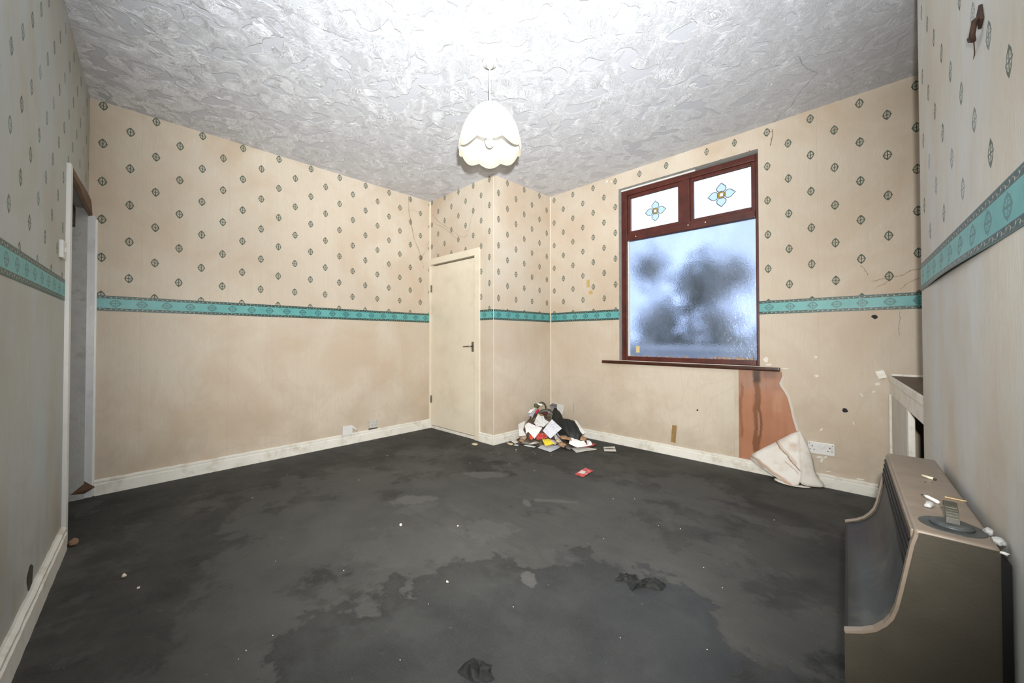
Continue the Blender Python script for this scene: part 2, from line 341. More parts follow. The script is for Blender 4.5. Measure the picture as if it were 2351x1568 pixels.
LEADED = simple('leading', (0.085, 0.10, 0.13), 0.5)

# ------------------------------------------------------------------ mesh helpers
def tag(o, label=None, cat=None, group=None, kind=None):
    if label: o['label'] = label
    if cat: o['category'] = cat
    if group: o['group'] = group
    if kind: o['kind'] = kind
    return o
def empty(name, loc=(0, 0, 0), rz=0.0, label=None, cat=None, group=None, kind=None):
    o = bpy.data.objects.new(name, None); COL.objects.link(o); o.location = loc; o.rotation_euler = (0, 0, rz)
    o.empty_display_size = 0.05
    return tag(o, label, cat, group, kind)
def mesh(name, verts, faces, mat, parent=None, smooth=False):
    me = bpy.data.meshes.new(name); me.from_pydata([tuple(v) for v in verts], [], faces); me.update()
    o = bpy.data.objects.new(name, me); COL.objects.link(o)
    for m in (mat if isinstance(mat, (list, tuple)) else [mat]): me.materials.append(m)
    if smooth: me.shade_smooth()
    if parent: o.parent = parent
    return o
def frombm(name, bm, mat, parent=None, smooth=False):
    bmesh.ops.recalc_face_normals(bm, faces=bm.faces)
    me = bpy.data.meshes.new(name); bm.to_mesh(me); bm.free()
    o = bpy.data.objects.new(name, me); COL.objects.link(o)
    for m in (mat if isinstance(mat, (list, tuple)) else [mat]): me.materials.append(m)
    if smooth: me.shade_smooth()
    if parent: o.parent = parent
    return o
def addbox(bm, lo, hi, mtx=None, bevel=0.0, seg=2):
    c = [(a+b)/2 for a, b in zip(lo, hi)]; s = [abs(b-a) for a, b in zip(lo, hi)]
    m = Matrix.Translation(c) @ Matrix.Diagonal((*s, 1))
    if mtx is not None: m = mtx @ m
    r = bmesh.ops.create_cube(bm, size=1.0, matrix=m)
    if bevel:
        es = list({e for v in r['verts'] for e in v.link_edges})
        bmesh.ops.bevel(bm, geom=es, offset=bevel, segments=seg, affect='EDGES', profile=0.6)
def box(name, lo, hi, mat, parent=None, mtx=None, bevel=0.0, smooth=False):
    bm = bmesh.new(); addbox(bm, lo, hi, mtx, bevel); return frombm(name, bm, mat, parent, smooth)
def addcyl(bm, p0, p1, r0, r1=None, n=16, caps=True):
    p0, p1 = Vector(p0), Vector(p1); d = p1-p0; r1 = r0 if r1 is None else r1
    m = Matrix.Translation((p0+p1)/2) @ d.to_track_quat('Z', 'Y').to_matrix().to_4x4()
    bmesh.ops.create_cone(bm, cap_ends=caps, segments=n, radius1=r0, radius2=r1, depth=d.length, matrix=m)
def frame2(p0, p1):
    """matrix with local x along p0->p1 (plan), y to its left, z up, origin p0"""
    d = Vector((p1[0]-p0[0], p1[1]-p0[1], 0)).normalized(); nrm = Vector((-d.y, d.x, 0))
    return Matrix(((d.x, nrm.x, 0, p0[0]), (d.y, nrm.y, 0, p0[1]), (0, 0, 1, 0), (0, 0, 0, 1)))

def tube_mesh(bm, pts, r, n=8):
    pts = [Vector(p) for p in pts]; rings = []
    for i, p in enumerate(pts):
        d = (pts[min(i+1, len(pts)-1)] - pts[max(i-1, 0)]).normalized()
        a = d.orthogonal().normalized() if not rings else (prev - d*prev.dot(d)).normalized()
        prev = a; b = d.cross(a); rr = r[i] if isinstance(r, (list, tuple)) else r
        rings.append([bm.verts.new(p + a*rr*math.cos(2*PI*k/n) + b*rr*math.sin(2*PI*k/n)) for k in range(n)])
    for i in range(len(rings)-1):
        for k in range(n):
            bm.faces.new((rings[i][k], rings[i][(k+1) % n], rings[i+1][(k+1) % n], rings[i+1][k]))
    bm.faces.new(rings[0][::-1]); bm.faces.new(rings[-1])

# ------------------------------------------------------------------ walls
def wall(name, p0, p1, side, mats, pat, xs=(), zs=(), holes=(), thick=0.10, top=2.82, s0=0.0):
    """wall slab from p0 to p1; side=+1: the room lies on the left of p0->p1.
    cells from the cut lists; pat(s, z) -> (U, V); holes: (s_lo, s_hi, z_lo, z_hi)"""
    d = Vector((p1[0]-p0[0], p1[1]-p0[1])); L = d.length; d.normalize()
    nv = Vector((-d.y, d.x))*side
    S = sorted({0.0, L, *[x for x in xs if 0 < x < L]}); Z = sorted({0.0, ZB, top, *zs})
    def P(s, z, k): q = Vector(p0) + d*s - nv*thick*k; return (q.x, q.y, z)
    V, F, mi, uv1, uv2 = [], [], [], [], []
    def quad(pts, m, sz, pt=None):
        i = len(V); V.extend(pts); F.append((i, i+1, i+2, i+3)); mi.append(m)
        uv2.extend([(s+s0, z) for s, z in sz]); uv1.extend([pat(s, z) for s, z in (pt or sz)])
    solid = {}
    for i in range(len(S)-1):
        for j in range(len(Z)-1):
            sm, zm = (S[i]+S[i+1])/2, (Z[j]+Z[j+1])/2
            solid[i, j] = not any(a < sm < b and c < zm < e for a, b, c, e in holes)
    for (i, j), ok in solid.items():
        if not ok: continue
        a, b, c, e = S[i], S[i+1], Z[j], Z[j+1]; eps = 1e-6
        sz = [(a+eps, c), (b-eps, c), (b-eps, e), (a+eps, e)]
        sz0 = [(a, c), (b, c), (b, e), (a, e)]
        quad([P(s, z, 0) for s, z in sz0], 0, sz)
        quad([P(s, z, 1) for s, z in sz0[::-1]], 1, sz[::-1])
        for di, dj, e0, e1 in ((-1, 0, (a, c), (a, e)), (1, 0, (b, e), (b, c)), (0, -1, (b, c), (a, c)), (0, 1, (a, e), (b, e))):
            if not solid.get((i+di, j+dj), False):
                quad([P(*e0, 0), P(*e1, 0), P(*e1, 1), P(*e0, 1)], 1, [e0, e1, e1, e0])
    o = mesh(name, V, F, mats)
    me = o.data
    for k, m in enumerate(mi): me.polygons[k].material_index = m
    u1 = me.uv_layers.new(name='pat'); u2 = me.uv_layers.new(name='m')
    for k in range(len(uv1)): u1.data[k].uv = uv1[k]; u2.data[k].uv = uv2[k]
    bm = bmesh.new(); bm.from_mesh(me)
    bmesh.ops.recalc_face_normals(bm, faces=bm.faces); bm.to_mesh(me); bm.free()
    tag(o, kind='structure'); return o

# left wall: s = y
wall('wall_left', A_, B_, -1, [PAPER_L, REVEAL], lambda s, z: ((s-0.064)/0.1373, (z-1.6235)/0.2625))
# closet front (door_1 in it), s = x roughly
DX0, DX1, DZ = 0.012, 0.792, 1.955
wall('wall_closet_front', B_, C_, -1, [PAPER_L, REVEAL], lambda s, z: ((s-0.272)/0.1195, (z-2.696)/0.266), xs=(DX0, DX1), zs=(DZ,), holes=((DX0, DX1, -1, DZ),), s0=20)
wall('wall_closet_side', C_, D_, -1, [PAPER_L, REVEAL], lambda s, z: ((s+2.8398-3.040)/0.1285, (z-2.424)/0.270), s0=30)
# window wall; s = x - 1.088
def pat_win(s, z):
    x = s + 1.088
    if x < 2.58: return ((x-1.141)/0.1250, (z-2.676)/0.2645)
    if x < 3.09: return ((x-2.763)/0.1285 + 12, (z-2.684)/0.2645)
    return ((x-3.151)/0.1295 + 16, (z-2.691)/0.2695)
WX0, WX1, WZ0, WZ1 = 1.927, 3.092, 0.846, 2.583
wx = lambda x: x - 1.088
wall('wall_back', D_, E_, -1, [PAPER_L, REVEAL], pat_win, xs=(wx(WX0), wx(WX1), wx(2.58)), zs=(WZ0, WZ1),
     holes=((wx(WX0), wx(WX1), WZ0, WZ1),), thick=0.20, s0=1.088)
wall('wall_alcove_side', E_, F_, -1, [PAPER_L, REVEAL], lambda s, z: (s/0.13, z/0.265), s0=50)
wall('wall_right_return', F_, (G_[0]+0.012, G_[1]), -1, [PAPER_L, REVEAL], lambda s, z: (s/0.13, z/0.265), s0=60)
# chimney breast; s = 2.45 - y
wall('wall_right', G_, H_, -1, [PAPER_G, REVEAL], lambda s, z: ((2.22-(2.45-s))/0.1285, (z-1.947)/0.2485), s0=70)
# wall beside the camera with the doorway next to the left wall; p0 = H (x=3.93), s = 3.93 - x
NX0, NX1, NZ = 0.03, 0.790, 1.935
sN = lambda x: (3.9285 - x)*math.sqrt(1+0.0501**2)
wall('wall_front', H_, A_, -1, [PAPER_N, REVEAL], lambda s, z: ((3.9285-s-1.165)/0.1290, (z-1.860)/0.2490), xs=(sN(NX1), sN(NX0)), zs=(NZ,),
     holes=((sN(NX1), sN(NX0), -1, NZ),), s0=80)

# floor and ceiling slabs
def slab(name, pts, zf, th, mat, up):
    n = len(pts); V = [(x, y, zf(x, y)) for x, y in pts] + [(x, y, zf(x, y)+th) for x, y in pts]
    bm = bmesh.new(); vs = [bm.verts.new(v) for v in V]
    bm.faces.new(vs[:n]); bm.faces.new(vs[n:][::-1])
    for i in range(n): bm.faces.new((vs[i], vs[(i+1) % n], vs[n+(i+1) % n], vs[n+i]))
    return tag(frombm(name, bm, mat), kind='structure')
plan = [(-0.12, -0.02), (-0.12, 2.93), (0.95, 2.93), (0.95, 3.95), (4.46, 3.99), (4.46, -0.33)]
slab('floor', [(-1.0, -1.25), (-1.0, 2.93), (0.95, 3.95), (4.46, 3.99), (4.46, -0.33), (1.3, -1.25)], lambda x, y: -0.08, 0.08, FLOOR, 1)
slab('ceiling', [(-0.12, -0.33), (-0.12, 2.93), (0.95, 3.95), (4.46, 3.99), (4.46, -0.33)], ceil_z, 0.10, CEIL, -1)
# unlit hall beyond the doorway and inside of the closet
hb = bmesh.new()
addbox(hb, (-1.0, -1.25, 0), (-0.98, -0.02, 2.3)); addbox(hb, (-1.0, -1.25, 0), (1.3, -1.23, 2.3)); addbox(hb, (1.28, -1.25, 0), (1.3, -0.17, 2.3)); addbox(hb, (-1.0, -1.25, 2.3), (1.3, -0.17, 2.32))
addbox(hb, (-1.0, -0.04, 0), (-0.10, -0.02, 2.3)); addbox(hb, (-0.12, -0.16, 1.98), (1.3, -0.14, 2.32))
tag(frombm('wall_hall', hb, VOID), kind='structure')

# ------------------------------------------------------------------ border strip
def border(parent, p0, p1, side, u_of_s, name='border_strip', off=0.0012, lift=0.0, s0=0.0, peel=False):
    m = frame2(p0, p1); L = (Vector(p1)-Vector(p0)).length
    zc, hw = (ZB+ZT)/2, (ZT-ZB)/2; N = 40 if peel else 12
    V, F, a, b = [], [], [], []
    rows = [-hw, -hw*0.55, 0, hw*0.55, hw]
    for i in range(N+1):
        s = L*i/N
        for w in rows:
            e = off
            if peel and w < 0:
                k = max(0.0, math.sin(PI*min(1, max(0, (s-0.15)/0.9))))
                e += 0.010*k*(-w/hw)**2
            V.append(m @ Vector((s, side*e, zc+w))); a.append((u_of_s(s), 0)); b.append((s+s0, w))
    for i in range(N):
        for j in range(4): F.append((i*5+j, (i+1)*5+j, (i+1)*5+j+1, i*5+j+1))
    o = mesh(name, V, F, BORDER)
    u1 = o.data.uv_layers.new(name='pat'); u2 = o.data.uv_layers.new(name='m')
    for lp in o.data.loops: u1.data[lp.index].uv = a[lp.vertex_index]; u2.data[lp.index].uv = b[lp.vertex_index]
    sol = o.modifiers.new('thickness', 'SOLIDIFY'); sol.thickness = 0.0008; sol.offset = 1 if side < 0 else -1
    o.data.update()
    return o
def child_of(o, wallname): o.parent = bpy.data.objects[wallname]; return o
child_of(border(None, (0, 0.035), B_, -1, lambda s: (s+0.035-0.135)/0.1373), 'wall_left')
child_of(border(None, (0.858, clos_y(0.858)), C_, -1, lambda s: (s+0.858-0.92)/0.13), 'wall_closet_front')
child_of(border(None, C_, D_, -1, lambda s: (s+2.8398-2.913)/0.1380), 'wall_closet_side')
child_of(border(None, D_, (WX0, win_y(WX0)), -1, lambda s: (s+1.088-1.149)/0.133), 'wall_back')
child_of(border(None, (WX1, win_y(WX1)), E_, -1, lambda s: (s+WX1-3.155)/0.129), 'wall_back')
child_of(border(None, G_, H_, -1, lambda s: (2.265-(2.45-s))/0.133, peel=True), 'wall_right')
child_of(border(None, H_, (0.84, near_y(0.84)), -1, lambda s: (3.9285-s-1.47)/0.122), 'wall_front')

# ------------------------------------------------------------------ skirting boards
def skirting(name, p0, p1, side, h=0.095, t=0.020, ragged=0.0, seed=0):
    """moulded board; profile: flat face, bead line, small chamfer; drawn along p0->p1"""
    rnd = random.Random(seed); m = frame2(p0, p1); L = (Vector(p1)-Vector(p0)).length
    prof = [(0, 0), (t, 0), (t, h*0.70), (t*0.72, h*0.74), (t*0.72, h*0.80), (t*0.9, h*0.84), (t*0.9, h*0.93), (t*0.35, h), (0, h)]
    N = max(2, int(L/0.04)); bm = bmesh.new(); rings = []
    for i in range(N+1):
        s = L*i/N
        jz = rnd.uniform(-1, 1)*ragged; jt = rnd.uniform(-1, 1)*ragged*0.3
        rings.append([bm.verts.new(m @ Vector((s, side*max(0, d+(jt if 0 < k < 7 else 0)), z+(jz if k >= 5 else 0)))) for k, (d, z) in enumerate(prof)])
    n = len(prof)
    for i in range(N):
        for k in range(n): bm.faces.new((rings[i][k], rings[i][(k+1) % n], rings[i+1][(k+1) % n], rings[i+1][k]))
    bm.faces.new(rings[0]); bm.faces.new(rings[-1][::-1])
    return tag(frombm(name, bm, SKIRT), kind='structure')
skirting('baseboard_left', (0, 0.045), B_, -1, 0.105, ragged=0.0020, seed=1)
skirting('baseboard_closet_front', (0.855, clos_y(0.855)), (1.066, clos_y(1.066)), -1, 0.095, ragged=0.001, seed=2)
skirting('baseboard_closet_side', (C_[0], C_[1]-0.02), D_, -1, 0.095, ragged=0.001, seed=3)
skirting('baseboard_back', (1.108, win_y(1.108)), (3.735, win_y(3.735)), -1, 0.090, ragged=0.0022, seed=4)
skirting('baseboard_front', (3.9, near_y(3.9)), (0.845, near_y(0.845)), -1, 0.120, 0.022, ragged=0.003, seed=5)
skirting('baseboard_right', (G_[0], G_[1]), (brst_x(2.09), 2.09), -1, 0.095, ragged=0.001, seed=6)

# thin cream beads in the room corners
BEADP = simple('beige_corner_paper', (0.66, 0.57, 0.45), 0.6, 0.05)
def bead(name, x, y, z0, z1, w=0.014, rz=0.0, mat=None):
    m = Matrix.Translation((x, y, 0)) @ Matrix.Rotation(rz, 4, 'Z')
    o = box(name, (-w/2, -w/2, z0), (w/2, w/2, z1), mat or CREAM, None, m, 0.003)
    return tag(o, kind='structure')
bead('trim_1', 0.004, 2.807, 0.105, ceil_z(0, 2.8), 0.020)
bead('trim_2', 1.046, 2.8395, 0.095, ceil_z(1, 2.8), 0.006, 0.79, BEADP)
bead('trim_3', 1.090, 3.746, 0.10, ceil_z(1.1, 3.7), 0.014, 0.79, BEADP)

# ------------------------------------------------------------------ door_1: closet door
door = empty('door_1', (0, 0, 0), kind='structure')
mB = frame2(B_, C_)
box('door_leaf', (0.020, 0.012, 0.035), (0.776, 0.050, 1.929), CREAM, door, mB, 0.002)
fr = bmesh.new()
addbox(fr, (0.782, -0.016, 0.0), (0.858, 0.06, 2.02), mB, 0.004)
addbox(fr, (0.0, -0.016, 1.945), (0.782, 0.06, 2.02), mB, 0.004)
addbox(fr, (0.0, -0.010, 0.0), (0.014, 0.06, 1.945), mB, 0.003)
frombm('door_frame', fr, CREAM, door)
box('threshold', (0.014, 0.0, 0.0), (0.782, 0.055, 0.028), SKIRT, door, mB, 0.003)
hd = empty('door_handle', (0, 0, 0)); hd.parent = door
hm = bmesh.new(); addbox(hm, (0.722, 0.002, 0.925), (0.748, 0.013, 1.03), mB, 0.003); frombm('handle_plate', hm, METAL, hd)
hm = bmesh.new(); addcyl(hm, mB @ Vector((0.735, 0.012, 0.982)), mB @ Vector((0.735, -0.040, 0.982)), 0.007, n=12)
tube_mesh(hm, [mB @ Vector(p) for p in ((0.737, -0.036, 0.983), (0.70, -0.041, 0.982), (0.66, -0.040, 0.980), (0.632, -0.036, 0.979))], [0.007, 0.0065, 0.006, 0.005], 10)
frombm('lever', hm, METAL, hd, True)
for z in (0.30, 1.62):
    box('hinge', (0.012, -0.004, z), (0.024, 0.014, z+0.085), METAL, door, mB, 0.002)
box('grime_mark', (0.768, 0.0105, 0.62), (0.777, 0.0122, 0.80), BROWNW, door, mB)
cl = bmesh.new(); addbox(cl, (-0.02, 0.30, 0), (1.0, 0.32, 2.6), mB); addbox(cl, (-0.04, 0.1, 0), (-0.02, 0.32, 2.6), mB); addbox(cl, (0.93, 0.1, 0), (0.95, 0.32, 2.6), mB)
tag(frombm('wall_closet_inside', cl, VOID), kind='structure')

# ------------------------------------------------------------------ door_2: open doorway beside the left wall
dw = empty('door_2', (0, 0, 0), kind='structure')
mN = frame2(A_, H_)       # local x = x, local y into the room
lin = bmesh.new(); addbox(lin, (0.0, -0.15, 0), (0.022, 0.036, NZ-0.04), mN, 0.002); frombm('jamb_lining', lin, GREYP, dw)
box('jamb_stop', (0.0, 0.028, 0), (0.010, 0.046, NZ-0.06), WHITE, dw, mN, 0.002)
box('jamb_lining', (NX1-0.02, -0.115, 0), (NX1, -0.002, NZ), GREYP, dw, mN, 0.002)
box('architrave', (NX1-0.016, -0.02, 0.0), (NX1+0.045, 0.016, 1.965), WHITE, dw, mN, 0.003)
# torn brown head board hanging over the opening
hv = []
for i in range(13):
    x = 0.0 + (NX1-0.02)*i/12
    sag = 0.018*math.sin(x*9)+0.006*math.sin(x*31)
    hv.append((x, 1.885 + 0.005*math.sin(x*14) + (0.03*(x/0.77)), 1.985 + 0.015*math.sin(x*5+1)))
bm = bmesh.new(); ring = []
for x, zl, zh in hv:
    ring.append([bm.verts.new(mN @ Vector(p)) for p in ((x, 0.004, zl), (x, 0.020, zl+0.01), (x, 0.014, zh), (x, -0.01, zh+0.006))])
for i in range(12):
    for k in range(4): bm.faces.new((ring[i][k], ring[i][(k+1) % 4], ring[i+1][(k+1) % 4], ring[i+1][k]))
bm.faces.new(ring[0]); bm.faces.new(ring[-1][::-1])
frombm('head_board', bm, BROWNW, dw)
bm = bmesh.new()
for z in (0.30, 0.72, 0.98, 1.24, 1.48): addcyl(bm, (0.0215, -0.020-0.003*z, z), (0.0232, -0.020-0.003*z, z), 0.0045, n=10)
frombm('screw_hole', bm, HOLE, dw)
# ragged dark strips standing in for the dark gap above the jamb
bm = bmesh.new()
for i in range(7):
    x = 0.05+i*0.1; addbox(bm, (x-0.05, -0.075, 1.80+0.02*((i*5) % 3)), (x+0.06, -0.055, 1.93), mN, 0.004)
frombm('dark_gap_fill', bm, VOID, dw)

# ------------------------------------------------------------------ window_1
win = empty('window_1', (0, 0, 0), kind='structure')
mW = frame2((0, win_y(0)), (1, win_y(1)))       # local x = x, y = outwards, z
fy0, fy1 = 0.060, 0.125
def bar(name, x0, x1, z0, z1, y0=fy0, y1=fy1, mat=MAHOG, bevel=0.006):
    return box(name, (x0, y0, z0), (x1, y1, z1), mat, win, mW, bevel)
L0, R0, T0, B0 = 1.927, 3.090, 2.572, 0.846
bar('frame_stile', L0, 1.985, B0, T0); bar('frame_stile', 3.062, R0+0.002, B0, T0)
bar('frame_head', 1.985, 3.062, 2.520, T0)
bar('frame_sill_rail', 1.985, 3.062, B0, 0.888, fy0-0.012, fy1)
bar('transom', 1.985, 3.062, 2.055, 2.118, fy0-0.008, fy1)
bar('mullion', 2.502, 2.572, 2.118, 2.520)
def sash(x0, x1, z0, z1, w, dy=0.012, d=0.03):
    b = bmesh.new(); y0, y1 = fy0+dy, fy0+dy+d
    addbox(b, (x0, y0, z0), (x0+w, y1, z1), mW, 0.004); addbox(b, (x1-w, y0, z0), (x1, y1, z1), mW, 0.004)
    addbox(b, (x0+w, y0, z0), (x1-w, y1, z0+w), mW, 0.004); addbox(b, (x0+w, y0, z1-w), (x1-w, y1, z1), mW, 0.004)
    return frombm('casement', b, MAHOG, win)
sash(1.985, 2.502, 2.118, 2.520, 0.034); sash(2.572, 3.062, 2.118, 2.520, 0.030)
bar('glazing_bead', 1.985, 2.000, 0.888, 2.055, 0.075, 0.10, SOCK, 0.003)
def pane(x0, x1, z0, z1, mat, y=0.098, th=0.004):
    return box('pane', (x0, y, z0), (x1, y+th, z1), mat, win, mW)
GL, GU = glass_lower(), glass_upper()
pane(2.015, 2.472, 2.148, 2.492, GU); pane(2.600, 3.034, 2.146, 2.492, GU)
low = pane(1.985, 3.066, 0.884, 2.060, GL)
PETAL = glass_upper('petal_glass', (0.72, 0.79, 0.82), 0.4); AMBER = glass_upper('amber_glass', (0.62, 0.42, 0.06), 0.35)
def flower(cx, cz, r):
    y = 0.0935
    def prof(k):      # petal outline in polar sense: pointed ogee petal along +x
        pts = [(0.20, 0.0)]
        up = [(0.24, 0.19), (0.36, 0.30), (0.52, 0.345), (0.68, 0.30), (0.80, 0.175), (0.90, 0.075), (1.0, 0.0)]
        return [(0.26, 0.16)] + up[1:] + [(a, -b) for a, b in up[-2:0:-1]] + [(0.26, -0.16)]
    for q in range(4):
        ang = q*PI/2; ca, sa = math.cos(ang), math.sin(ang)
        pts = [(cx + r*(a*ca-b*sa), cz + r*(a*sa+b*ca)) for a, b in prof(q)]
        bm = bmesh.new(); vs = [bm.verts.new(mW @ Vector((a, y, b))) for a, b in pts]
        f = bm.faces.new(vs); e = bmesh.ops.extrude_face_region(bm, geom=[f])
        bmesh.ops.translate(bm, verts=[v for v in e['geom'] if isinstance(v, bmesh.types.BMVert)], vec=mW.to_3x3() @ Vector((0, 0.003, 0)))
        pt = frombm('petal', bm, PETAL, win)
        bm = bmesh.new(); tube_mesh(bm, [mW @ Vector((a, y-0.001, b)) for a, b in pts+pts[:1]], r*0.032, 6)
        ld = frombm('lead_line', bm, LEADED, pt)
    bm = bmesh.new(); n = 28
    ro, ri = r*0.29, r*0.17
    o_ = [bm.verts.new(mW @ Vector((cx+ro*math.cos(2*PI*k/n), y-0.003, cz+ro*math.sin(2*PI*k/n)))) for k in range(n)]
    def sq(a): m_ = max(abs(math.cos(a)), abs(math.sin(a))); return math.cos(a)/m_*ri*0.78, math.sin(a)/m_*ri*0.78
    i_ = [bm.verts.new(mW @ Vector((cx+sq(2*PI*k/n)[0], y-0.003, cz+sq(2*PI*k/n)[1]))) for k in range(n)]
    for k in range(n): bm.faces.new((o_[k], o_[(k+1) % n], i_[(k+1) % n], i_[k]))
    e = bmesh.ops.extrude_face_region(bm, geom=bm.faces[:]); bmesh.ops.translate(bm, verts=[v for v in e['geom'] if isinstance(v, bmesh.types.BMVert)], vec=mW.to_3x3() @ Vector((0, 0.005, 0)))
    frombm('flower_centre', bm, simple_amber, win)
    bm = bmesh.new()
    tube_mesh(bm, [mW @ Vector((cx+ro*math.cos(2*PI*k/n), y-0.004, cz+ro*math.sin(2*PI*k/n))) for k in range(n+1)], r*0.018, 6)
    tube_mesh(bm, [mW @ Vector((cx+sq(2*PI*k/16+PI/4)[0], y-0.004, cz+sq(2*PI*k/16+PI/4)[1])) for k in range(17)], r*0.018, 6)
    frombm('lead_line', bm, LEADED, win)
simple_amber = simple('amber_stain', (0.42, 0.27, 0.03), 0.3, 0.35, 40)
flower(2.256, 2.306, 0.100); flower(2.815, 2.312, 0.106)
YEL = simple('yellow_sticker', (0.62, 0.50, 0.22), 0.6)
box('sticker', (2.058, 0.0955, 0.925), (2.094, 0.0975, 0.990), YEL, win, mW)
# crumbling putty and mould along the bottom of the lower pane
bm = bmesh.new(); rnd = random.Random(3)
for i in range(90):
    x = 2.0+1.05*rnd.random()**0.8; s = rnd.uniform(0.003, 0.010)*(1.6 if x > 2.75 else 1)
    mm_ = mW @ Matrix.Translation((x, 0.088+rnd.uniform(-0.006, 0.006), 0.889+s*0.3)) @ Matrix.Rotation(rnd.random()*3, 4, 'Y')
    addbox(bm, (-s, -s*0.6, -s*0.5), (s, s*0.6, s*0.5), mm_)
tag(frombm('crumbled_putty', bm, simple('crumbled_putty', (0.42, 0.30, 0.22), 0.8, 0.6, 60, 0.3, 0.2, (0.35, 0.08, 0.02), 0.8, 30), win), kind='stuff')
# paint drips: white plaster filler over the frame head
bm = bmesh.new()
addbox(bm, (1.93, 0.050, 2.570), (2.62, 0.075, 2.583), mW, 0.003)
frombm('plaster_fillet', bm, WHITE, win)
bm = bmesh.new()
for x, z in ((2.08, 2.085), (2.56, 2.095), (2.70, 2.09)): addcyl(bm, mW @ Vector((x, 0.053, z)), mW @ Vector((x, 0.050, z)), 0.005, n=8)
frombm('screw_head', bm, WHITE, win)
# inner sill board
sb = bmesh.new(); addbox(sb, (1.752, -0.040, 0.812), (3.222, 0.0, 0.842), mW, 0.010, 3); addbox(sb, (1.94, -0.004, 0.818), (3.085, 0.062, 0.8415), mW, 0.002)
ws = frombm('window_sill', sb, SILLW, None); tag(ws, kind='structure')

# outside: stone ledge, garden wall with coping, ground, trees
STONE = simple('pale_stone', (0.55, 0.56, 0.56), 0.8, 0.2, 12, 0.4, 0.3, (0.25, 0.28, 0.2), 0.6, 6)
led = box('stone_ledge', (1.80, 0.21, 0.80), (3.22, 0.36, 0.875), STONE, None, mW, 0.006)
tag(led, 'pale wet stone ledge outside under the window', 'ledge')
gw = empty('garden_wall', (2.2, 5.0, -0.8), label='low pale rendered wall with a flat coping outside the window', cat='wall')
o = box('render', (-8, 4.96, -0.8), (9, 5.16, 0.925), STONE); o.parent = gw; o.location = Vector((0, 0, 0))-gw.location
o = box('coping', (-8, 4.90, 0.925), (9, 5.22, 0.98), WHITE); o.parent = gw; o.location = Vector((0, 0, 0))-gw.location
GRASS = simple('rough_grass', (0.06, 0.10, 0.04), 0.9, 0.4, 5)
gr = box('ground', (-30, 4.2, -1.0), (30, 60, -0.8), GRASS); tag(gr, kind='structure')
BARK = simple('wet_bark', (0.045, 0.038, 0.032), 0.8, 0.3, 20); LEAF = simple('dark_foliage', (0.035, 0.055, 0.030), 0.7, 0.5, 3)
def tree(x, y, h, r, label, seed, nl=1500, leaf=0.11):
    rnd = random.Random(seed); e = empty('tree', (x, y, -0.8), label=label, cat='tree', group='trees beyond the garden wall')
    bm = bmesh.new(); tube_mesh(bm, [(0, 0, 0), (0.05, 0, h*0.3), (-0.04, 0.05, h*0.6), (0.03, 0, h*0.9)], [0.16, 0.12, 0.08, 0.03], 8)
    tips = []
    for k in range(13):
        z = h*rnd.uniform(0.25, 0.85); a = rnd.random()*2*PI; l = r*rnd.uniform(0.5, 1.0)
        tip = Vector((l*math.cos(a), l*math.sin(a), z+l*rnd.uniform(0.1, 0.7)))
        tube_mesh(bm, [(0, 0, z), tip*0.5+Vector((0, 0, z*0.5)), tip], [0.05, 0.03, 0.012], 5); tips.append(tip)
    frombm('trunk', bm, BARK, e)
    V, F = [], []
    for k in range(nl):
        tpt = rnd.choice(tips); p = tpt + Vector([rnd.gauss(0, r*0.22) for _ in range(3)])
        a = Vector([rnd.gauss(0, 1) for _ in range(3)]).normalized(); b = a.orthogonal().normalized(); s = leaf*rnd.uniform(0.5, 1.2); i = len(V)
        V += [p-a*s, p-b*s*0.5, p+a*s, p+b*s*0.5]; F.append((i, i+1, i+2, i+3))
    f = mesh('foliage', V, F, LEAF, e); tag(f, kind='stuff')
tree(0.9, 9.4, 3.7, 1.0, 'dark leafy tree seen blurred through the middle of the misted pane', 4, 1500, 0.13)
tree(-3.0, 11.0, 4.0, 1.0, 'smaller dark tree seen blurred at the left of the misted pane', 9, 900)
tree(3.9, 11.5, 3.4, 1.2, 'low bushy tree seen blurred behind the right of the misted pane', 12, 1200)
hg = bmesh.new(); rnd = random.Random(5); V, F = [], []
for k in range(5000):
    p = Vector((rnd.uniform(-9, 7), rnd.uniform(6.5, 7.6), 0)); p.z = -0.8 + (1.9+0.35*mnoise.noise(Vector((p.x*0.9, 1, 2))))*rnd.random()**0.6
    a = Vector([rnd.gauss(0, 1) for _ in range(3)]).normalized(); b = a.orthogonal().normalized(); s = 0.10*rnd.uniform(0.5, 1.3); i = len(V)
    V += [p-a*s, p-b*s*0.5, p+a*s, p+b*s*0.5]; F.append((i, i+1, i+2, i+3))
hg.free(); tag(mesh('hedge', V, F, LEAF), 'dark hedge running behind the pale garden wall outside', 'hedge')

# ------------------------------------------------------------------ exposed plaster where the paper is torn off, on the window wall
EXP = exposed_plaster_material()
out = [(2.949, 0.812), (3.228, 0.812), (3.232, 0.775), (3.214, 0.722), (3.220, 0.700), (3.243, 0.660), (3.262, 0.618), (3.278, 0.545), (3.291, 0.464), (3.313, 0.372), (3.34, 0.30), (3.35, 0.12), (3.20, 0.090), (2.946, 0.092)]
bm = bmesh.new(); vs = [bm.verts.new(mW @ Vector((x, -0.0008, z))) for x, z in out]; f = bm.faces.new(vs)
bmesh.ops.triangulate(bm, faces=[f]); uvl = bm.loops.layers.uv.new('m')
inv = mW.inverted()
for fc in bm.faces:
    for l in fc.loops: q = inv @ l.vert.co; l[uvl].uv = (q.x, q.z)
o = frombm('exposed_plaster', bm, EXP); o.parent = bpy.data.objects['wall_back']
o['label'] = 'bare reddish damp plaster under the right end of the window sill'
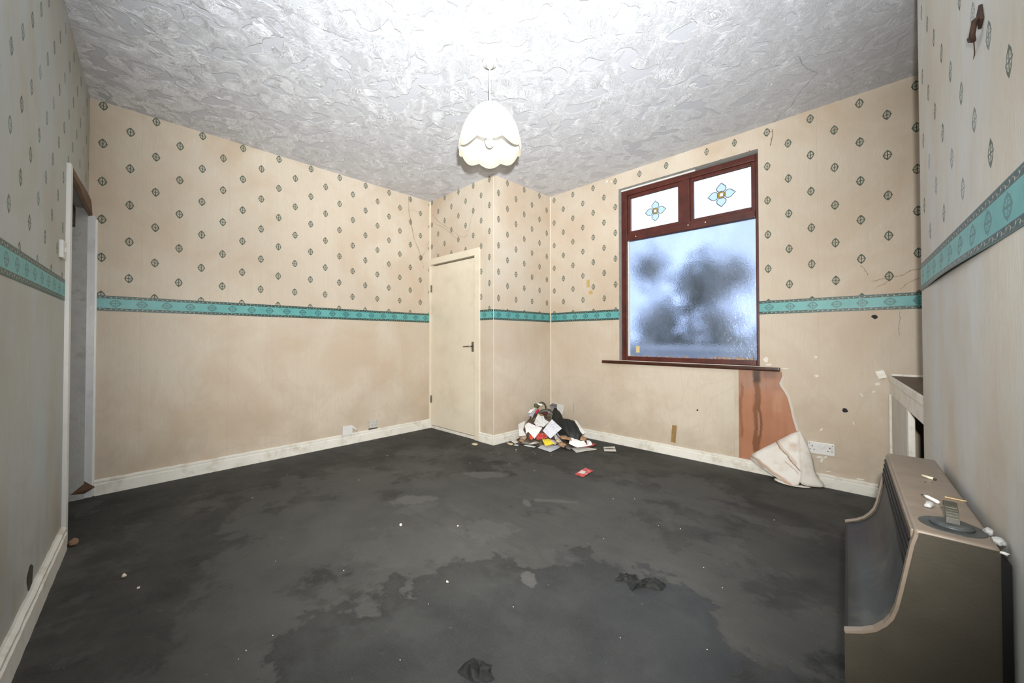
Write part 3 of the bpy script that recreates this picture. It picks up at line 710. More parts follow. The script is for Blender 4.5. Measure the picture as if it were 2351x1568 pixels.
# curled paper edge on the left of the tear and round its right side
def edge_strip(name, pts, w, lift, mat, parent):
    bm = bmesh.new(); a_, b_ = [], []
    for i, (x, z, dx, dz) in enumerate(pts):
        a_.append(bm.verts.new(mW @ Vector((x, -lift, z)))); b_.append(bm.verts.new(mW @ Vector((x+dx*w, -0.0005, z+dz*w))))
    for i in range(len(pts)-1): bm.faces.new((a_[i], a_[i+1], b_[i+1], b_[i]))
    o = frombm(name, bm, mat, parent); s = o.modifiers.new('t', 'SOLIDIFY'); s.thickness = 0.0008; return o
PAPB = simple('paper_back', (0.60, 0.56, 0.50), 0.8, 0.05, 10)
WBK = bpy.data.objects['wall_back']
PPLAIN = simple('plain_beige_paper', (0.58, 0.505, 0.405), 0.6, 0.06, 8, 0.2, 0.25, (0.4, 0.3, 0.2), 0.3, 5)
edge_strip('paper_edge', [(2.948, 0.80-0.695*i/10, -1, 0) for i in range(11)], 0.03, 0.006, PPLAIN, WBK)
edge_strip('paper_edge', [(x, z, 1, 0.1) for x, z in out[2:10]], 0.014, 0.004, PAPB, WBK)

# ------------------------------------------------------------------ hanging peeled wallpaper (its pale back shows), folded and trailing on the floor
def sheet(name, grid, mat, parent=None, th=0.001, sub=1, smooth=True):
    nr, nc = len(grid), len(grid[0]); V = [p for row in grid for p in row]
    F = [(i*nc+j, i*nc+j+1, (i+1)*nc+j+1, (i+1)*nc+j) for i in range(nr-1) for j in range(nc-1)]
    o = mesh(name, V, F, mat, parent, smooth)
    if sub: m = o.modifiers.new('s', 'SUBSURF'); m.levels = sub; m.render_levels = sub
    m = o.modifiers.new('t', 'SOLIDIFY'); m.thickness = th
    return o
def peel_material():
    t = NT('stained_paper_back'); o = t.obj(); M = t.M
    c = t.mix(t.ramp(t.noise(o, 7.0, 5.0, 0.6), 0.35, 0.7), (0.80, 0.77, 0.72), (0.70, 0.65, 0.58))
    p = t.sep(o); wb = M('MULTIPLY', M('SUBTRACT', t.noise(o, 14.0, 4.0), 0.5), 0.05)
    def line(slope, z0, xa, xb, w, k, c, col):
        d = M('ABSOLUTE', M('ADD', M('SUBTRACT', p[2], M('ADD', M('MULTIPLY', p[0], slope), z0)), wb))
        m = M('MULTIPLY', t.ramp(d, w*0.3, w, 1.0, 0.0), M('MULTIPLY', t.ramp(p[0], xa, xa+0.01), t.ramp(p[0], xb-0.01, xb, 1.0, 0.0)))
        return t.mix(M('MULTIPLY', m, k), c, col)
    c = line(-1.07, 0.157, -0.125, 0.05, 0.008, 0.85, c, (0.20, 0.085, 0.04))
    c = line(-1.00, 0.175, -0.11, 0.03, 0.022, 0.40, c, (0.40, 0.23, 0.13))
    c = line(-0.90, 0.120, -0.05, 0.04, 0.006, 0.6, c, (0.26, 0.12, 0.06))
    c = line(-0.47, 0.004, -0.30, 0.02, 0.018, 0.65, c, (0.42, 0.22, 0.11))
    c = t.mix(t.ramp(t.noise(t.mapv(o, loc=(4, 1, 2)), 9.0, 4.0, 0.6), 0.54, 0.70, 0, 0.55), c, (0.50, 0.34, 0.23))
    return t.bsdf(c, 0.7, t.bump(t.noise(o, 30.0, 3.0), 0.3, 0.004), 0.3)
PEEL = peel_material()
pw = empty('peeled_wallpaper', (3.30, 3.68, 0), label='torn wallpaper strip folded over, pale stained back showing, hanging below the red plaster', cat='wallpaper')
off = Vector((3.30, 3.68, 0))
def P_(x, y, z): return tuple(Vector((x, y, z))-off)
yw = win_y(3.2)-0.022
front = [[P_(3.333, yw-0.010, 0.395), P_(3.24, yw-0.014, 0.315), P_(3.13, yw-0.018, 0.222), P_(3.010, yw-0.008, 0.128)],
         [P_(3.340, yw-0.030, 0.345), P_(3.26, yw-0.055, 0.255), P_(3.16, yw-0.050, 0.165), P_(3.030, yw-0.024, 0.105)],
         [P_(3.336, yw-0.052, 0.270), P_(3.29, yw-0.075, 0.190), P_(3.20, yw-0.080, 0.115), P_(3.075, yw-0.045, 0.080)],
         [P_(3.345, yw-0.080, 0.190), P_(3.31, yw-0.090, 0.120), P_(3.24, yw-0.105, 0.070), P_(3.15, yw-0.085, 0.050)],
         [P_(3.352, yw-0.100, 0.100), P_(3.335, yw-0.115, 0.060), P_(3.29, yw-0.125, 0.030), P_(3.235, yw-0.125, 0.022)],
         [P_(3.345, yw-0.130, 0.030), P_(3.335, yw-0.138, 0.018), P_(3.322, yw-0.145, 0.010), P_(3.300, yw-0.145, 0.008)]]
sheet('front_fold', front, PEEL, pw)
back = [[P_(3.325, yw-0.004, 0.392), P_(3.340, yw-0.004, 0.375), P_(3.348, yw+0.000, 0.355)],
        [P_(3.325, yw-0.026, 0.320), P_(3.362, yw-0.020, 0.290), P_(3.388, yw-0.004, 0.255)],
        [P_(3.322, yw-0.048, 0.230), P_(3.380, yw-0.040, 0.200), P_(3.412, yw-0.004, 0.175)],
        [P_(3.325, yw-0.072, 0.140), P_(3.392, yw-0.055, 0.110), P_(3.415, yw-0.010, 0.098)],
        [P_(3.33, yw-0.090, 0.060), P_(3.405, yw-0.062, 0.040), P_(3.445, yw-0.020, 0.050)],
        [P_(3.34, yw-0.105, 0.008), P_(3.420, yw-0.066, 0.008), P_(3.490, yw-0.022, 0.010)]]
sheet('back_fold', back, PEEL, pw)
tail = [[P_(3.195, yw-0.105, 0.030), P_(3.26, yw-0.110, 0.020), P_(3.33, yw-0.120, 0.014), P_(3.40, yw-0.090, 0.010)],
        [P_(3.190, yw-0.125, 0.012), P_(3.25, yw-0.150, 0.006), P_(3.32, yw-0.158, 0.005), P_(3.41, yw-0.100, 0.005)]]
sheet('trailing_edge', tail, PEEL, pw)
curl = [[P_(3.405, yw-0.008, 0.112), P_(3.425, yw-0.014, 0.095), P_(3.436, yw-0.006, 0.085)],
        [P_(3.412, yw-0.010, 0.060), P_(3.430, yw-0.018, 0.052), P_(3.444, yw-0.006, 0.048)]]
sheet('curled_corner', curl, PPLAIN, pw)

# ------------------------------------------------------------------ alcove cupboard
ac = empty('alcove_cupboard', (3.79, 3.1, 0), label='low white alcove cupboard with a worn dark wooden top beside the chimney breast', cat='cupboard')
def acb(name, lo, hi, mat, bevel=0.003):
    o = box(name, lo, hi, mat, None, None, bevel); o.parent = ac; o.location = Vector((0, 0, 0))-Vector((3.79, 3.1, 0)); return o
ay0, ay1 = 2.475, 3.783
mA = frame2((3.79, ay1), (3.858, ay0)) @ Matrix.Translation((0, 0, 0)); LA = math.hypot(0.068, ay1-ay0)     # local x towards the room's near end, y to the right (into the cupboard)
def acl(name, lo, hi, mat, bevel=0.003):
    o = box(name, lo, hi, mat, None, mA, bevel); o.parent = ac; o.location = Vector((0, 0, 0))-Vector((3.79, 3.1, 0)); return o
acl('worktop', (0.0, 0.008, 0.792), (LA, 0.46, 0.818), DARKW)
acl('top_edge', (0.0, -0.002, 0.784), (LA, 0.008, 0.822), SKIRT)
acb('wall_batten', (3.80, ay1-0.006, 0.818), (4.30, ay1+0.002, 0.832), SKIRT)
acl('top_rail', (0.0, 0.004, 0.700), (LA, 0.024, 0.784), SKIRT)
acl('post', (0.002, -0.003, 0.0), (0.036, 0.030, 0.70), SKIRT)
acl('stile', (0.042, 0.008, 0.0), (0.74, 0.024, 0.70), simple('greyed_board', (0.58, 0.57, 0.52), 0.5, 0.1, 6, 0.1, 0.4))
acl('stile_edge', (0.74, 0.002, 0.0), (0.80, 0.026, 0.70), SKIRT)
acl('back_panel', (0.0, 0.42, 0.0), (LA, 0.44, 0.79), VOID)

# ------------------------------------------------------------------ sockets, switch, boxes
def wallm(p, normal_ang): return Matrix.Translation(p) @ Matrix.Rotation(normal_ang, 4, 'Z')
awin = math.atan(0.0152)
ds = empty('double_socket', (3.4495, win_y(3.45), 0.27), awin, 'white double plug socket low on the window wall beside the hanging paper', 'socket')
bm = bmesh.new(); addbox(bm, (-0.073, -0.012, -0.043), (0.073, 0.002, 0.043), None, 0.004); frombm('face_plate', bm, SOCK, ds)
for sx in (-1, 1):
    bm = bmesh.new()
    for dx, dz, w, h in ((0.0, 0.012, 0.005, 0.009), (-0.011, -0.012, 0.007, 0.004), (0.011, -0.012, 0.007, 0.004)):
        addbox(bm, (sx*0.048+dx-w/2, -0.0128, dz-h/2), (sx*0.048+dx+w/2, -0.0115, dz+h/2))
    frombm('pin_hole', bm, HOLE, ds)
    bm = bmesh.new(); addbox(bm, (sx*0.015-0.006, -0.016, 0.008), (sx*0.015+0.006, -0.011, 0.028), None, 0.002); frombm('switch', bm, SOCK, ds)
for sx in (-0.062, 0.062):
    bm = bmesh.new(); addcyl(bm, (sx, -0.0135, 0.03), (sx, -0.0115, 0.03), 0.003, n=8); frombm('screw', bm, METAL, ds)
jb = empty('junction_box', (0.0, 1.793, 0.143), 0, 'plain white junction box with a short cable stub just above the left skirting', 'junction box')
box('box_body', (0.0, -0.050, -0.048), (0.030, 0.050, 0.048), SOCK, jb, None, 0.004)
bm = bmesh.new(); tube_mesh(bm, [(0.012, 0.050, 0.02), (0.014, 0.062, 0.022), (0.014, 0.085, 0.0), (0.012, 0.105, -0.022)], [0.008, 0.009, 0.009, 0.008], 8)
frombm('cable_stub', bm, WHITE, jb, True)
s1 = empty('single_socket', (0.0, 2.079, 0.160), 0, 'pale speckled single socket back plate right of the junction box on the left wall', 'socket')
box('face_plate', (0.0, -0.047, -0.042), (0.010, 0.047, 0.042), simple('speckled_plate', (0.52, 0.51, 0.48), 0.5, 0.5, 90), s1, None, 0.004)
box('shadow_gap', (0.0, -0.050, -0.052), (0.006, 0.050, -0.042), HOLE, s1)
sw = empty('light_switch', (0.955, near_y(0.955), 1.495), math.atan(-0.0501), 'white light switch on the wall beside the open doorway', 'switch')
box('face_plate', (-0.043, -0.001, -0.043), (0.043, 0.014, 0.043), SOCK, sw, None, 0.004)
box('rocker', (-0.006, 0.014, -0.012), (0.006, 0.019, 0.012), SOCK, sw, None, 0.002)
# tape scraps
TAPE = simple('old_tape', (0.52, 0.36, 0.14), 0.5, 0.1, 20); TAPEB = simple('brown_tape', (0.30, 0.19, 0.075), 0.4, 0.15, 20)
def wpatch(name, x0, x1, z0, z1, mat, label, cat, rot=0.0, th=0.0008, group=None):
    c = ((x0+x1)/2, (z0+z1)/2); e = mW @ Vector((c[0], -0.0012, c[1])); b = bmesh.new()
    hw, hh = (x1-x0)/2, (z1-z0)/2; rnd = random.Random(int(x0*1000)); n = 4; pts = []
    for (a, b_), (a2, b2) in zip([(-1, -1), (1, -1), (1, 1), (-1, 1)], [(1, -1), (1, 1), (-1, 1), (-1, -1)]):
        for k in range(n):
            f = k/n; pts.append(((a+(a2-a)*f)*hw*(1+rnd.uniform(-.05, .05)), (b_+(b2-b_)*f)*hh*(1+rnd.uniform(-.04, .04))))
    ca, sa = math.cos(rot), math.sin(rot)
    vs = [b.verts.new((p*ca-q*sa, 0, p*sa+q*ca)) for p, q in pts]; f = b.faces.new(vs)
    ex = bmesh.ops.extrude_face_region(b, geom=[f]); bmesh.ops.translate(b, verts=[v for v in ex['geom'] if isinstance(v, bmesh.types.BMVert)], vec=(0, -th, 0))
    o = frombm(name, b, mat); o.location = e; o.rotation_euler = (0, 0, awin); return tag(o, label, cat, group)
wpatch('tape_scrap', 1.563, 1.597, 1.618, 1.700, TAPE, 'upper of two yellowed tape scraps on the wallpaper left of the window', 'tape')
wpatch('tape_scrap', 1.587, 1.632, 1.540, 1.578, TAPE, 'lower of two yellowed tape scraps on the wallpaper left of the window', 'tape', 0.1)
wpatch('tape_scrap', 2.425, 2.464, 0.118, 0.275, TAPEB, 'brown upright strip of tape above the skirting under the window', 'tape', -0.08)
wpatch('plaster_crumb', 3.735, 3.775, 0.80, 0.85, SKIRT, 'lump of broken white plaster on the wall at the corner of the alcove cupboard', 'plaster', 0.3, 0.012)
# screw holes
def wallhole(x, z, r, lab, rag=True):
    b = bmesh.new(); rnd = random.Random(int(x*977)); n = 12
    vs = [b.verts.new((r*(1+(rnd.uniform(-.35, .35) if rag else 0))*math.cos(2*PI*k/n), -0.0004, r*(1+rnd.uniform(-.2, .2))*math.sin(2*PI*k/n))) for k in range(n)]
    c = b.verts.new((0, 0.0002, 0))
    for k in range(n): b.faces.new((vs[k], vs[(k+1) % n], c))
    o = frombm('wall_hole', b, HOLE); o.location = mW @ Vector((x, -0.0012, z)); o.rotation_euler = (0, 0, awin)
    o.parent = WBK; o['label'] = lab
wallhole(3.578, 0.560, 0.016, 'round dark plug hole in the wallpaper above the double socket')
wallhole(3.728, 1.212, 0.014, 'small brown torn nick just below the border near the chimney breast')
wallhole(2.640, 0.438, 0.007, 'tiny brown nick under the window')

CHALKP = simple('bared_chalky_paper', (0.74, 0.70, 0.62), 0.7, 0.05, 30)
def scuff(x, z, w, h, rot, seed):
    rnd = random.Random(seed); b = bmesh.new(); n = 11; ca, sa = math.cos(rot), math.sin(rot); vs = []
    for k in range(n):
        a = 2*PI*k/n; r = rnd.uniform(0.45, 1.0); p, q = w*r*math.cos(a), h*r*math.sin(a); vs.append(b.verts.new((p*ca-q*sa, -0.0006, p*sa+q*ca)))
    b.faces.new(vs); o = frombm('bare_scuff', b, CHALKP); o.location = mW @ Vector((x, -0.0014, z)); o.rotation_euler = (0, 0, awin); o.parent = WBK
for k, q in enumerate(((3.44, 0.205, 0.022, 0.012, 0.2), (3.455, 0.19, 0.03, 0.010, 1.2), (3.47, 0.21, 0.018, 0.010, 0.8), (3.452, 0.405, 0.020, 0.007, 0.9), (3.49, 0.115, 0.02, 0.006, 0.2), (3.43, 0.792, 0.016, 0.010, 0.3), (3.13, 0.90, 0.02, 0.03, 0.3), (3.15, 0.86, 0.035, 0.010, 0.1), (3.25, 0.835, 0.03, 0.006, 0.0),
                       (3.428, 0.93, 0.014, 0.014, 0.0), (3.74, 0.76, 0.018, 0.016, 0.7), (3.72, 0.705, 0.012, 0.008, 0.4), (3.66, 0.68, 0.006, 0.018, 0.6), (1.80, 2.70, 0.02, 0.014, 0.2), (1.85, 2.685, 0.014, 0.010, 0.2), (3.62, 0.48, 0.004, 0.016, 0.4), (3.65, 0.10, 0.03, 0.010, 0.1))): scuff(*q, k)
# ------------------------------------------------------------------ cracks in paper and ceiling: thin raised dirty lines
CRACK = simple('dusty_crack', (0.20, 0.145, 0.095), 0.9)
CRACKC = simple('ceiling_crack', (0.30, 0.30, 0.31), 0.9)
def crack(parent, pts, to3, w=0.0016, mat=CRACK, seed=1):
    rnd = random.Random(seed); P = []
    for (a, b), (c, d) in zip(pts[:-1], pts[1:]):
        for k in range(5):
            f = k/5; P.append((a+(c-a)*f+rnd.uniform(-.003, .003), b+(d-b)*f+rnd.uniform(-.003, .003)))
    P.append(pts[-1]); V, F = [], []
    for i, (a, b) in enumerate(P):
        a2, b2 = P[min(i+1, len(P)-1)]; a1, b1 = P[max(i-1, 0)]; dx, dy = a2-a1, b2-b1; l = math.hypot(dx, dy) or 1
        ww = w*rnd.uniform(0.4, 1.2); nx, ny = -dy/l*ww, dx/l*ww
        V += [to3(a+nx, b+ny), to3(a-nx, b-ny)]
    for i in range(len(P)-1): F.append((2*i, 2*i+1, 2*i+3, 2*i+2))
    return mesh('crack', V, F, mat, bpy.data.objects[parent])
tL = lambda y, z: (0.0012, y, z)
crack('wall_left', [(2.509, 2.70), (2.515, 2.50), (2.539, 2.44), (2.581, 2.241), (2.672, 2.053)], tL, 0.0025)
crack('wall_left', [(2.672, 2.053), (2.70, 1.96), (2.72, 1.90)], tL, 0.0015)
crack('wall_left', [(2.695, 2.03), (2.752, 2.12), (2.80, 2.25)], tL, 0.0015)
crack('wall_left', [(2.521, 2.547), (2.56, 2.555), (2.64, 2.55)], tL, 0.0014)
bm = bmesh.new(); bmesh.ops.create_icosphere(bm, subdivisions=2, radius=0.022, matrix=Matrix.Translation((0.004, 2.683, 2.02)) @ Matrix.Diagonal((0.2, 0.8, 1.2, 1)))
o = frombm('cobweb_tuft', bm, CRACK, bpy.data.objects['wall_left'], True)
tY = lambda x, z: (x, clos_y(x)-0.0012, z)
crack('wall_closet_front', [(0.05, 2.55), (0.16, 2.44), (0.226, 2.40), (0.42, 2.28), (0.531, 2.195), (0.624, 2.168), (0.66, 2.19), (0.693, 2.272), (0.741, 2.40), (0.76, 2.50)], tY)
crack('wall_closet_front', [(0.087, 2.44), (0.266, 2.345), (0.458, 2.20), (0.56, 2.12)], tY, 0.0013, seed=4)
crack('wall_closet_front', [(0.62, 2.20), (0.66, 2.24)], tY, 0.0013, seed=5)
tW = lambda x, z: tuple(mW @ Vector((x, -0.0012, z)))
crack('wall_back', [(3.715, 1.452), (3.80, 1.470), (3.830, 1.472), (3.863, 1.480), (3.892, 1.505), (3.935, 1.508), (3.97, 1.54)], tW, 0.0014)
crack('wall_back', [(3.665, 1.569), (3.682, 1.549), (3.70, 1.496)], tW, 0.0016, seed=7)
crack('wall_back', [(3.734, 1.403), (3.795, 1.447)], tW, 0.0010, seed=9)
crack('wall_back', [(3.848, 1.385), (3.884, 1.430), (3.93, 1.45)], tW, 0.0012, seed=3)
crack('wall_back', [(3.846, 1.242), (3.841, 1.171), (3.840, 1.085)], tW, 0.0010, seed=8)
crack('wall_back', [(1.395, 0.36), (1.397, 0.30), (1.394, 0.22)], tW, 0.0016, seed=2)
crack('wall_back', [(3.185, 2.70), (3.19, 2.66), (3.175, 2.60), (3.172, 2.575)], tW, 0.003, seed=6)
tC = lambda x, y: (x, y, ceil_z(x, y)-0.001)
crack('ceiling', [(3.42, 3.02), (3.43, 3.15), (3.46, 3.25), (3.49, 3.30), (3.38, 3.46), (3.316, 3.622)], tC, 0.0025, CRACKC)
crack('ceiling', [(3.316, 3.622), (3.24, 3.70), (3.20, 3.78)], tC, 0.002, CRACKC, 3)
tB = lambda y, z: (brst_x(y)-0.0012, y, z)
# ------------------------------------------------------------------ ceiling pendant
LX, LY = 2.117, 1.727; CZ = ceil_z(LX, LY)
pl = empty('pendant_lamp', (LX, LY, CZ), label='white fabric ceiling pendant with a scalloped fringed shade', cat='lamp')
SHADE = NT('white_shade_fabric'); t = SHADE
_c = t.mix(t.ramp(t.noise(t.obj(), 9.0, 3.0), 0.3, 0.7), (0.80, 0.78, 0.72), (0.86, 0.84, 0.80))
_d = t.n('ShaderNodeBsdfDiffuse', {'Color': _c}); _tr = t.n('ShaderNodeBsdfTranslucent', {'Color': _c})
t.t.links.new(t.n('ShaderNodeMixShader', {0: 0.28, 1: _d.outputs[0], 2: _tr.outputs[0]}).outputs[0], t.out.inputs[0]); SHADE = t.m
FRINGE = simple('cream_fringe', (0.40, 0.36, 0.28), 0.8, 0.15, 40)
bm = bmesh.new(); bmesh.ops.create_cone(bm, cap_ends=True, segments=32, radius1=0.040, radius2=0.046, depth=0.022, matrix=Matrix.Translation((0, 0, -0.013)))
bmesh.ops.create_cone(bm, cap_ends=True, segments=20, radius1=0.010, radius2=0.026, depth=0.022, matrix=Matrix.Translation((0, 0, -0.035)))
frombm('ceiling_rose', bm, WHITE, pl, True)
bm = bmesh.new(); tube_mesh(bm, [(0, 0, -0.04), (0, 0, -0.33)], 0.0035, 8); frombm('flex', bm, WHITE, pl)
bm = bmesh.new(); addcyl(bm, (0, 0, -0.32), (0, 0, -0.395), 0.019, 0.021, 20); frombm('lamp_holder', bm, WHITE, pl, True)
bm = bmesh.new(); prof = [(0.013, -0.395), (0.014, -0.41), (0.022, -0.43), (0.029, -0.46), (0.030, -0.485), (0.024, -0.508), (0.012, -0.520), (0.0005, -0.524)]
rings = [[bm.verts.new((r*math.cos(2*PI*k/24), r*math.sin(2*PI*k/24), z)) for k in range(24)] for r, z in prof]
for i in range(len(prof)-1):
    for k in range(24): bm.faces.new((rings[i][k], rings[i][(k+1) % 24], rings[i+1][(k+1) % 24], rings[i+1][k]))
frombm('bulb', bm, simple('pearl_bulb', (0.70, 0.70, 0.69), 0.25, 0.02, 5, 0, 0.5), pl, True)
NL, NSEG = 8, 96
PH = math.atan2(CAM.y-LY, CAM.x-LX)          # a lobe faces the room's open side
def lobe(a): return abs(math.sin(NL*(a-PH)/2 + PI/2))        # 1 in lobe middle, 0 at a cusp
prof = [(0.028, 0.0), (0.045, -0.004), (0.075, -0.022), (0.105, -0.052), (0.132, -0.090), (0.155, -0.135), (0.172, -0.180), (0.182, -0.220), (0.184, -0.232), (0.183, 9)]
zt = 2.466-CZ
bm = bmesh.new(); rings = []
for r, z in prof:
    row = []
    for k in range(NSEG):
        a = 2*PI*k/NSEG; lb = lobe(a); rr = r*(1+0.025*(lb-0.5)*min(1, r/0.1)); zz = z
        if z == 9: zz = -0.237 - 0.026*lb
        row.append(bm.verts.new((rr*math.cos(a), rr*math.sin(a), zt+zz)))
    rings.append(row)
for i in range(len(prof)-1):
    for k in range(NSEG): bm.faces.new((rings[i][k], rings[i][(k+1) % NSEG], rings[i+1][(k+1) % NSEG], rings[i+1][k]))
sh = frombm('lamp_shade', bm, SHADE, pl, True); s = sh.modifiers.new('t', 'SOLIDIFY'); s.thickness = 0.0015
bm = bmesh.new()
for k in range(NL):
    a = PH + 2*PI*(k+0.5)/NL; tube_mesh(bm, [(r*1.0*math.cos(a), r*math.sin(a), zt+z-0.001) for r, z in prof[:-1]], 0.0022, 6)
frombm('shade_rib', bm, SHADE, pl)
bm = bmesh.new()
for k in range(260):
    a = 2*PI*k/260; lb = lobe(a); x, y = 0.1835*math.cos(a), 0.1835*math.sin(a); z0 = zt-0.239-0.026*lb
    ln = 0.040
    addbox(bm, (-0.0016, -0.0007, 0), (0.0016, 0.0007, ln), Matrix.Translation((x, y, z0-ln+0.003)) @ Matrix.Rotation(a+PI/2, 4, 'Z'))
tag(frombm('fringe', bm, FRINGE, pl), kind='stuff')
bm = bmesh.new(); pts = []
for k in range(NSEG*2+1):
    a = PI*k/NSEG; pts.append((0.185*math.cos(a), 0.185*math.sin(a), zt-0.237-0.026*lobe(a)))
tube_mesh(bm, pts, 0.0030, 6); frombm('hem_braid', bm, SHADE, pl)
bm = bmesh.new()
for k in range(3):
    a = PH+2*PI*k/3+0.5; addcyl(bm, (0.02*math.cos(a), 0.02*math.sin(a), -0.36), (0.172*math.cos(a), 0.172*math.sin(a), zt-0.18), 0.0015, n=6)
frombm('wire_spider', bm, WHITE, pl)

# ------------------------------------------------------------------ gas fire on the chimney breast
ang = math.atan(0.0299)
gf = empty('gas_fire', (brst_x(1.684), 1.684, 0), ang, 'beige and black gas fire with a scooped front standing against the chimney breast', 'heater')
BEIGE = NT('brown_beige_enamel'); t = BEIGE
_o = t.obj(); _c = t.mix(t.ramp(t.noise(_o, 25.0, 4.0, 0.6), 0.3, 0.7), (0.19, 0.152, 0.118), (0.235, 0.19, 0.148))
_c = t.mix(t.ramp(t.noise(_o, 5.0, 6.0, 0.65), 0.5, 0.7, 0, 0.35), _c, (0.19, 0.14, 0.10))
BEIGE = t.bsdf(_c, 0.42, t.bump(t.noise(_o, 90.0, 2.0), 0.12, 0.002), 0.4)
BEIGED = simple('shaded_side_enamel', (0.060, 0.053, 0.040), 0.45, 0.12, 12, 0.1, 0.4, (0.09, 0.07, 0.05), 0.4, 5)  # side darkened in colour for the weak flash reaching it
GLOSSB = simple('smoked_black_enamel', (0.026, 0.030, 0.032), 0.55, 0.15, 8, 0.03, 0.5, (0.10, 0.095, 0.085), 0.4, 6)
BLACKM = simple('matt_black_metal', (0.012, 0.012, 0.013), 0.5, 0.1, 10)
KNOBM = simple('dark_grey_plastic', (0.045, 0.052, 0.052), 0.42, 0.15, 30, 0.05, 0.5, (0.16, 0.16, 0.15), 0.4, 20)
KNOBT = simple('olive_grey_plastic', (0.046, 0.044, 0.032), 0.4, 0.1, 30)
HT = 0.670; yn, yf = -0.355, 0.355
front_prof = [(0.122, 0.664), (0.128, 0.640), (0.136, 0.590), (0.144, 0.540), (0.151, 0.500), (0.158, 0.475), (0.168, 0.456), (0.183, 0.437), (0.202, 0.423), (0.230, 0.409)]
def side_panel(y0, y1, nm='side_panel'):
    pts = [(0.017, 0.0), (0.230, 0.0), (0.230, 0.409)] + front_prof[-2::-1] + [(0.118, HT), (0.017, HT)]
    bm = bmesh.new(); a = [bm.verts.new((-d, y0, z)) for d, z in pts]; b = [bm.verts.new((-d, y1, z)) for d, z in pts]; n = len(pts)
    bm.faces.new(a); bm.faces.new(b[::-1])
    for k in range(n): bm.faces.new((a[k], a[(k+1) % n], b[(k+1) % n], b[k]))
    bmesh.ops.recalc_face_normals(bm, faces=bm.faces)
    es = [e for e in bm.edges if len(e.link_faces) == 2 and e.link_faces[0].normal.angle(e.link_faces[1].normal, 0) > 1.2]
    bmesh.ops.bevel(bm, geom=es, offset=0.0025, segments=2, affect='EDGES')
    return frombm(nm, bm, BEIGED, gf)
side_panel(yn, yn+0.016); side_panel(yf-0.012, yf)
# lighter edge trim along the curved front of both side panels
for y0, y1 in ((yn-0.001, yn+0.0165), (yf-0.0105, yf+0.001)):
    bm = bmesh.new(); pr = front_prof; ring = []
    for i, (d, z) in enumerate(pr):
        d2, z2 = pr[min(i+1, len(pr)-1)]; d1, z1 = pr[max(i-1, 0)]; tx, tz = d2-d1, z2-z1; l = math.hypot(tx, tz); nx, nz_ = -tz/l, tx/l
        ring.append([bm.verts.new((-(d+nx*k), y, z+nz_*k)) for k, y in ((0.0015, y0), (0.0015, y1), (-0.004, y1), (-0.004, y0))])
    for i in range(len(pr)-1):
        for k in range(4): bm.faces.new((ring[i][k], ring[i][(k+1) % 4], ring[i+1][(k+1) % 4], ring[i+1][k]))
    bm.faces.new(ring[0]); bm.faces.new(ring[-1][::-1]); frombm('edge_trim', bm, BEIGE, gf)
# scooped front, set 4 mm in from the side panels' edge
bm = bmesh.new(); pr = [(d-0.006, z-0.004) for d, z in front_prof[1:]]; a, b = [], []
for d, z in pr: a.append(bm.verts.new((-d, yn+0.016, z))); b.append(bm.verts.new((-d, yf-0.012, z)))
for i in range(len(pr)-1): bm.faces.new((a[i], a[i+1], b[i+1], b[i]))
sc = frombm('scooped_front', bm, GLOSSB, gf, True); s = sc.modifiers.new('t', 'SOLIDIFY'); s.thickness = 0.003
box('lower_front', (-0.229, yn+0.016, 0.02), (-0.222, yf-0.012, 0.404), BLACKM, gf)
box('plinth', (-0.21, yn+0.016, 0.0), (-0.03, yf-0.012, 0.02), BLACKM, gf)
bm = bmesh.new()
for k in range(4): addbox(bm, (-0.131-0.002*k, yn+0.018, 0.645-0.016*k), (-0.112, yf-0.014, 0.653-0.016*k))
frombm('grille_louvre', bm, BLACKM, gf)
bm = bmesh.new(); addbox(bm, (-0.124, yn+0.001, HT-0.016), (-0.017, yf-0.001, HT+0.003), None, 0.006, 3); frombm('top_panel', bm, BEIGE, gf, True)
box('front_lip', (-0.128, yn+0.016, HT-0.022), (-0.119, yf-0.012, HT-0.003), BEIGE, gf, None, 0.002)
box('back_plate', (-0.016, yn+0.02, 0.0), (-0.0015, yf-0.02, 0.640), BLACKM, gf)  # black panel added to darken the shadowed gap behind the fire
# control on the top
kx, ky = -0.066, -0.286
ct = empty('control_knob', (kx, ky, HT+0.003)); ct.parent = gf
bm = bmesh.new(); bmesh.ops.create_cone(bm, cap_ends=True, segments=48, radius1=0.0465, radius2=0.0455, depth=0.0016, matrix=Matrix.Translation((0, 0, 0.0008))); frombm('dial_plate', bm, KNOBM, ct)
bm = bmesh.new(); bmesh.ops.create_cone(bm, cap_ends=True, segments=40, radius1=0.031, radius2=0.0300, depth=0.006, matrix=Matrix.Translation((0, 0.002, 0.004))); 
bmesh.ops.create_uvsphere(bm, u_segments=32, v_segments=12, radius=0.0285, matrix=Matrix.Translation((0, 0.002, 0.007)) @ Matrix.Diagonal((1, 1, 0.16, 1))); frombm('knob', bm, KNOBM, ct, True)
bm = bmesh.new()
g = [(-0.014, 0.0085), (-0.011, 0.020), (-0.004, 0.032), (0.006, 0.042), (0.013, 0.046), (0.021, 0.046), (0.027, 0.042)]
low_ = [(-0.006, 0.0075), (-0.002, 0.016), (0.004, 0.026), (0.010, 0.034), (0.015, 0.038), (0.021, 0.038), (0.025, 0.035)]
for (a1, z1), (b1, zb) in zip(g, low_): pass
vs = []
for (a1, z1), (b1, zb) in zip(g, low_):
    vs.append([bm.verts.new((x, yy, zz)) for x, yy, zz in ((-0.009, a1, z1), (0.009, a1, z1), (0.009, b1, zb), (-0.009, b1, zb))])
for i in range(len(vs)-1):
    for k in range(4): bm.faces.new((vs[i][k], vs[i][(k+1) % 4], vs[i+1][(k+1) % 4], vs[i+1][k]))
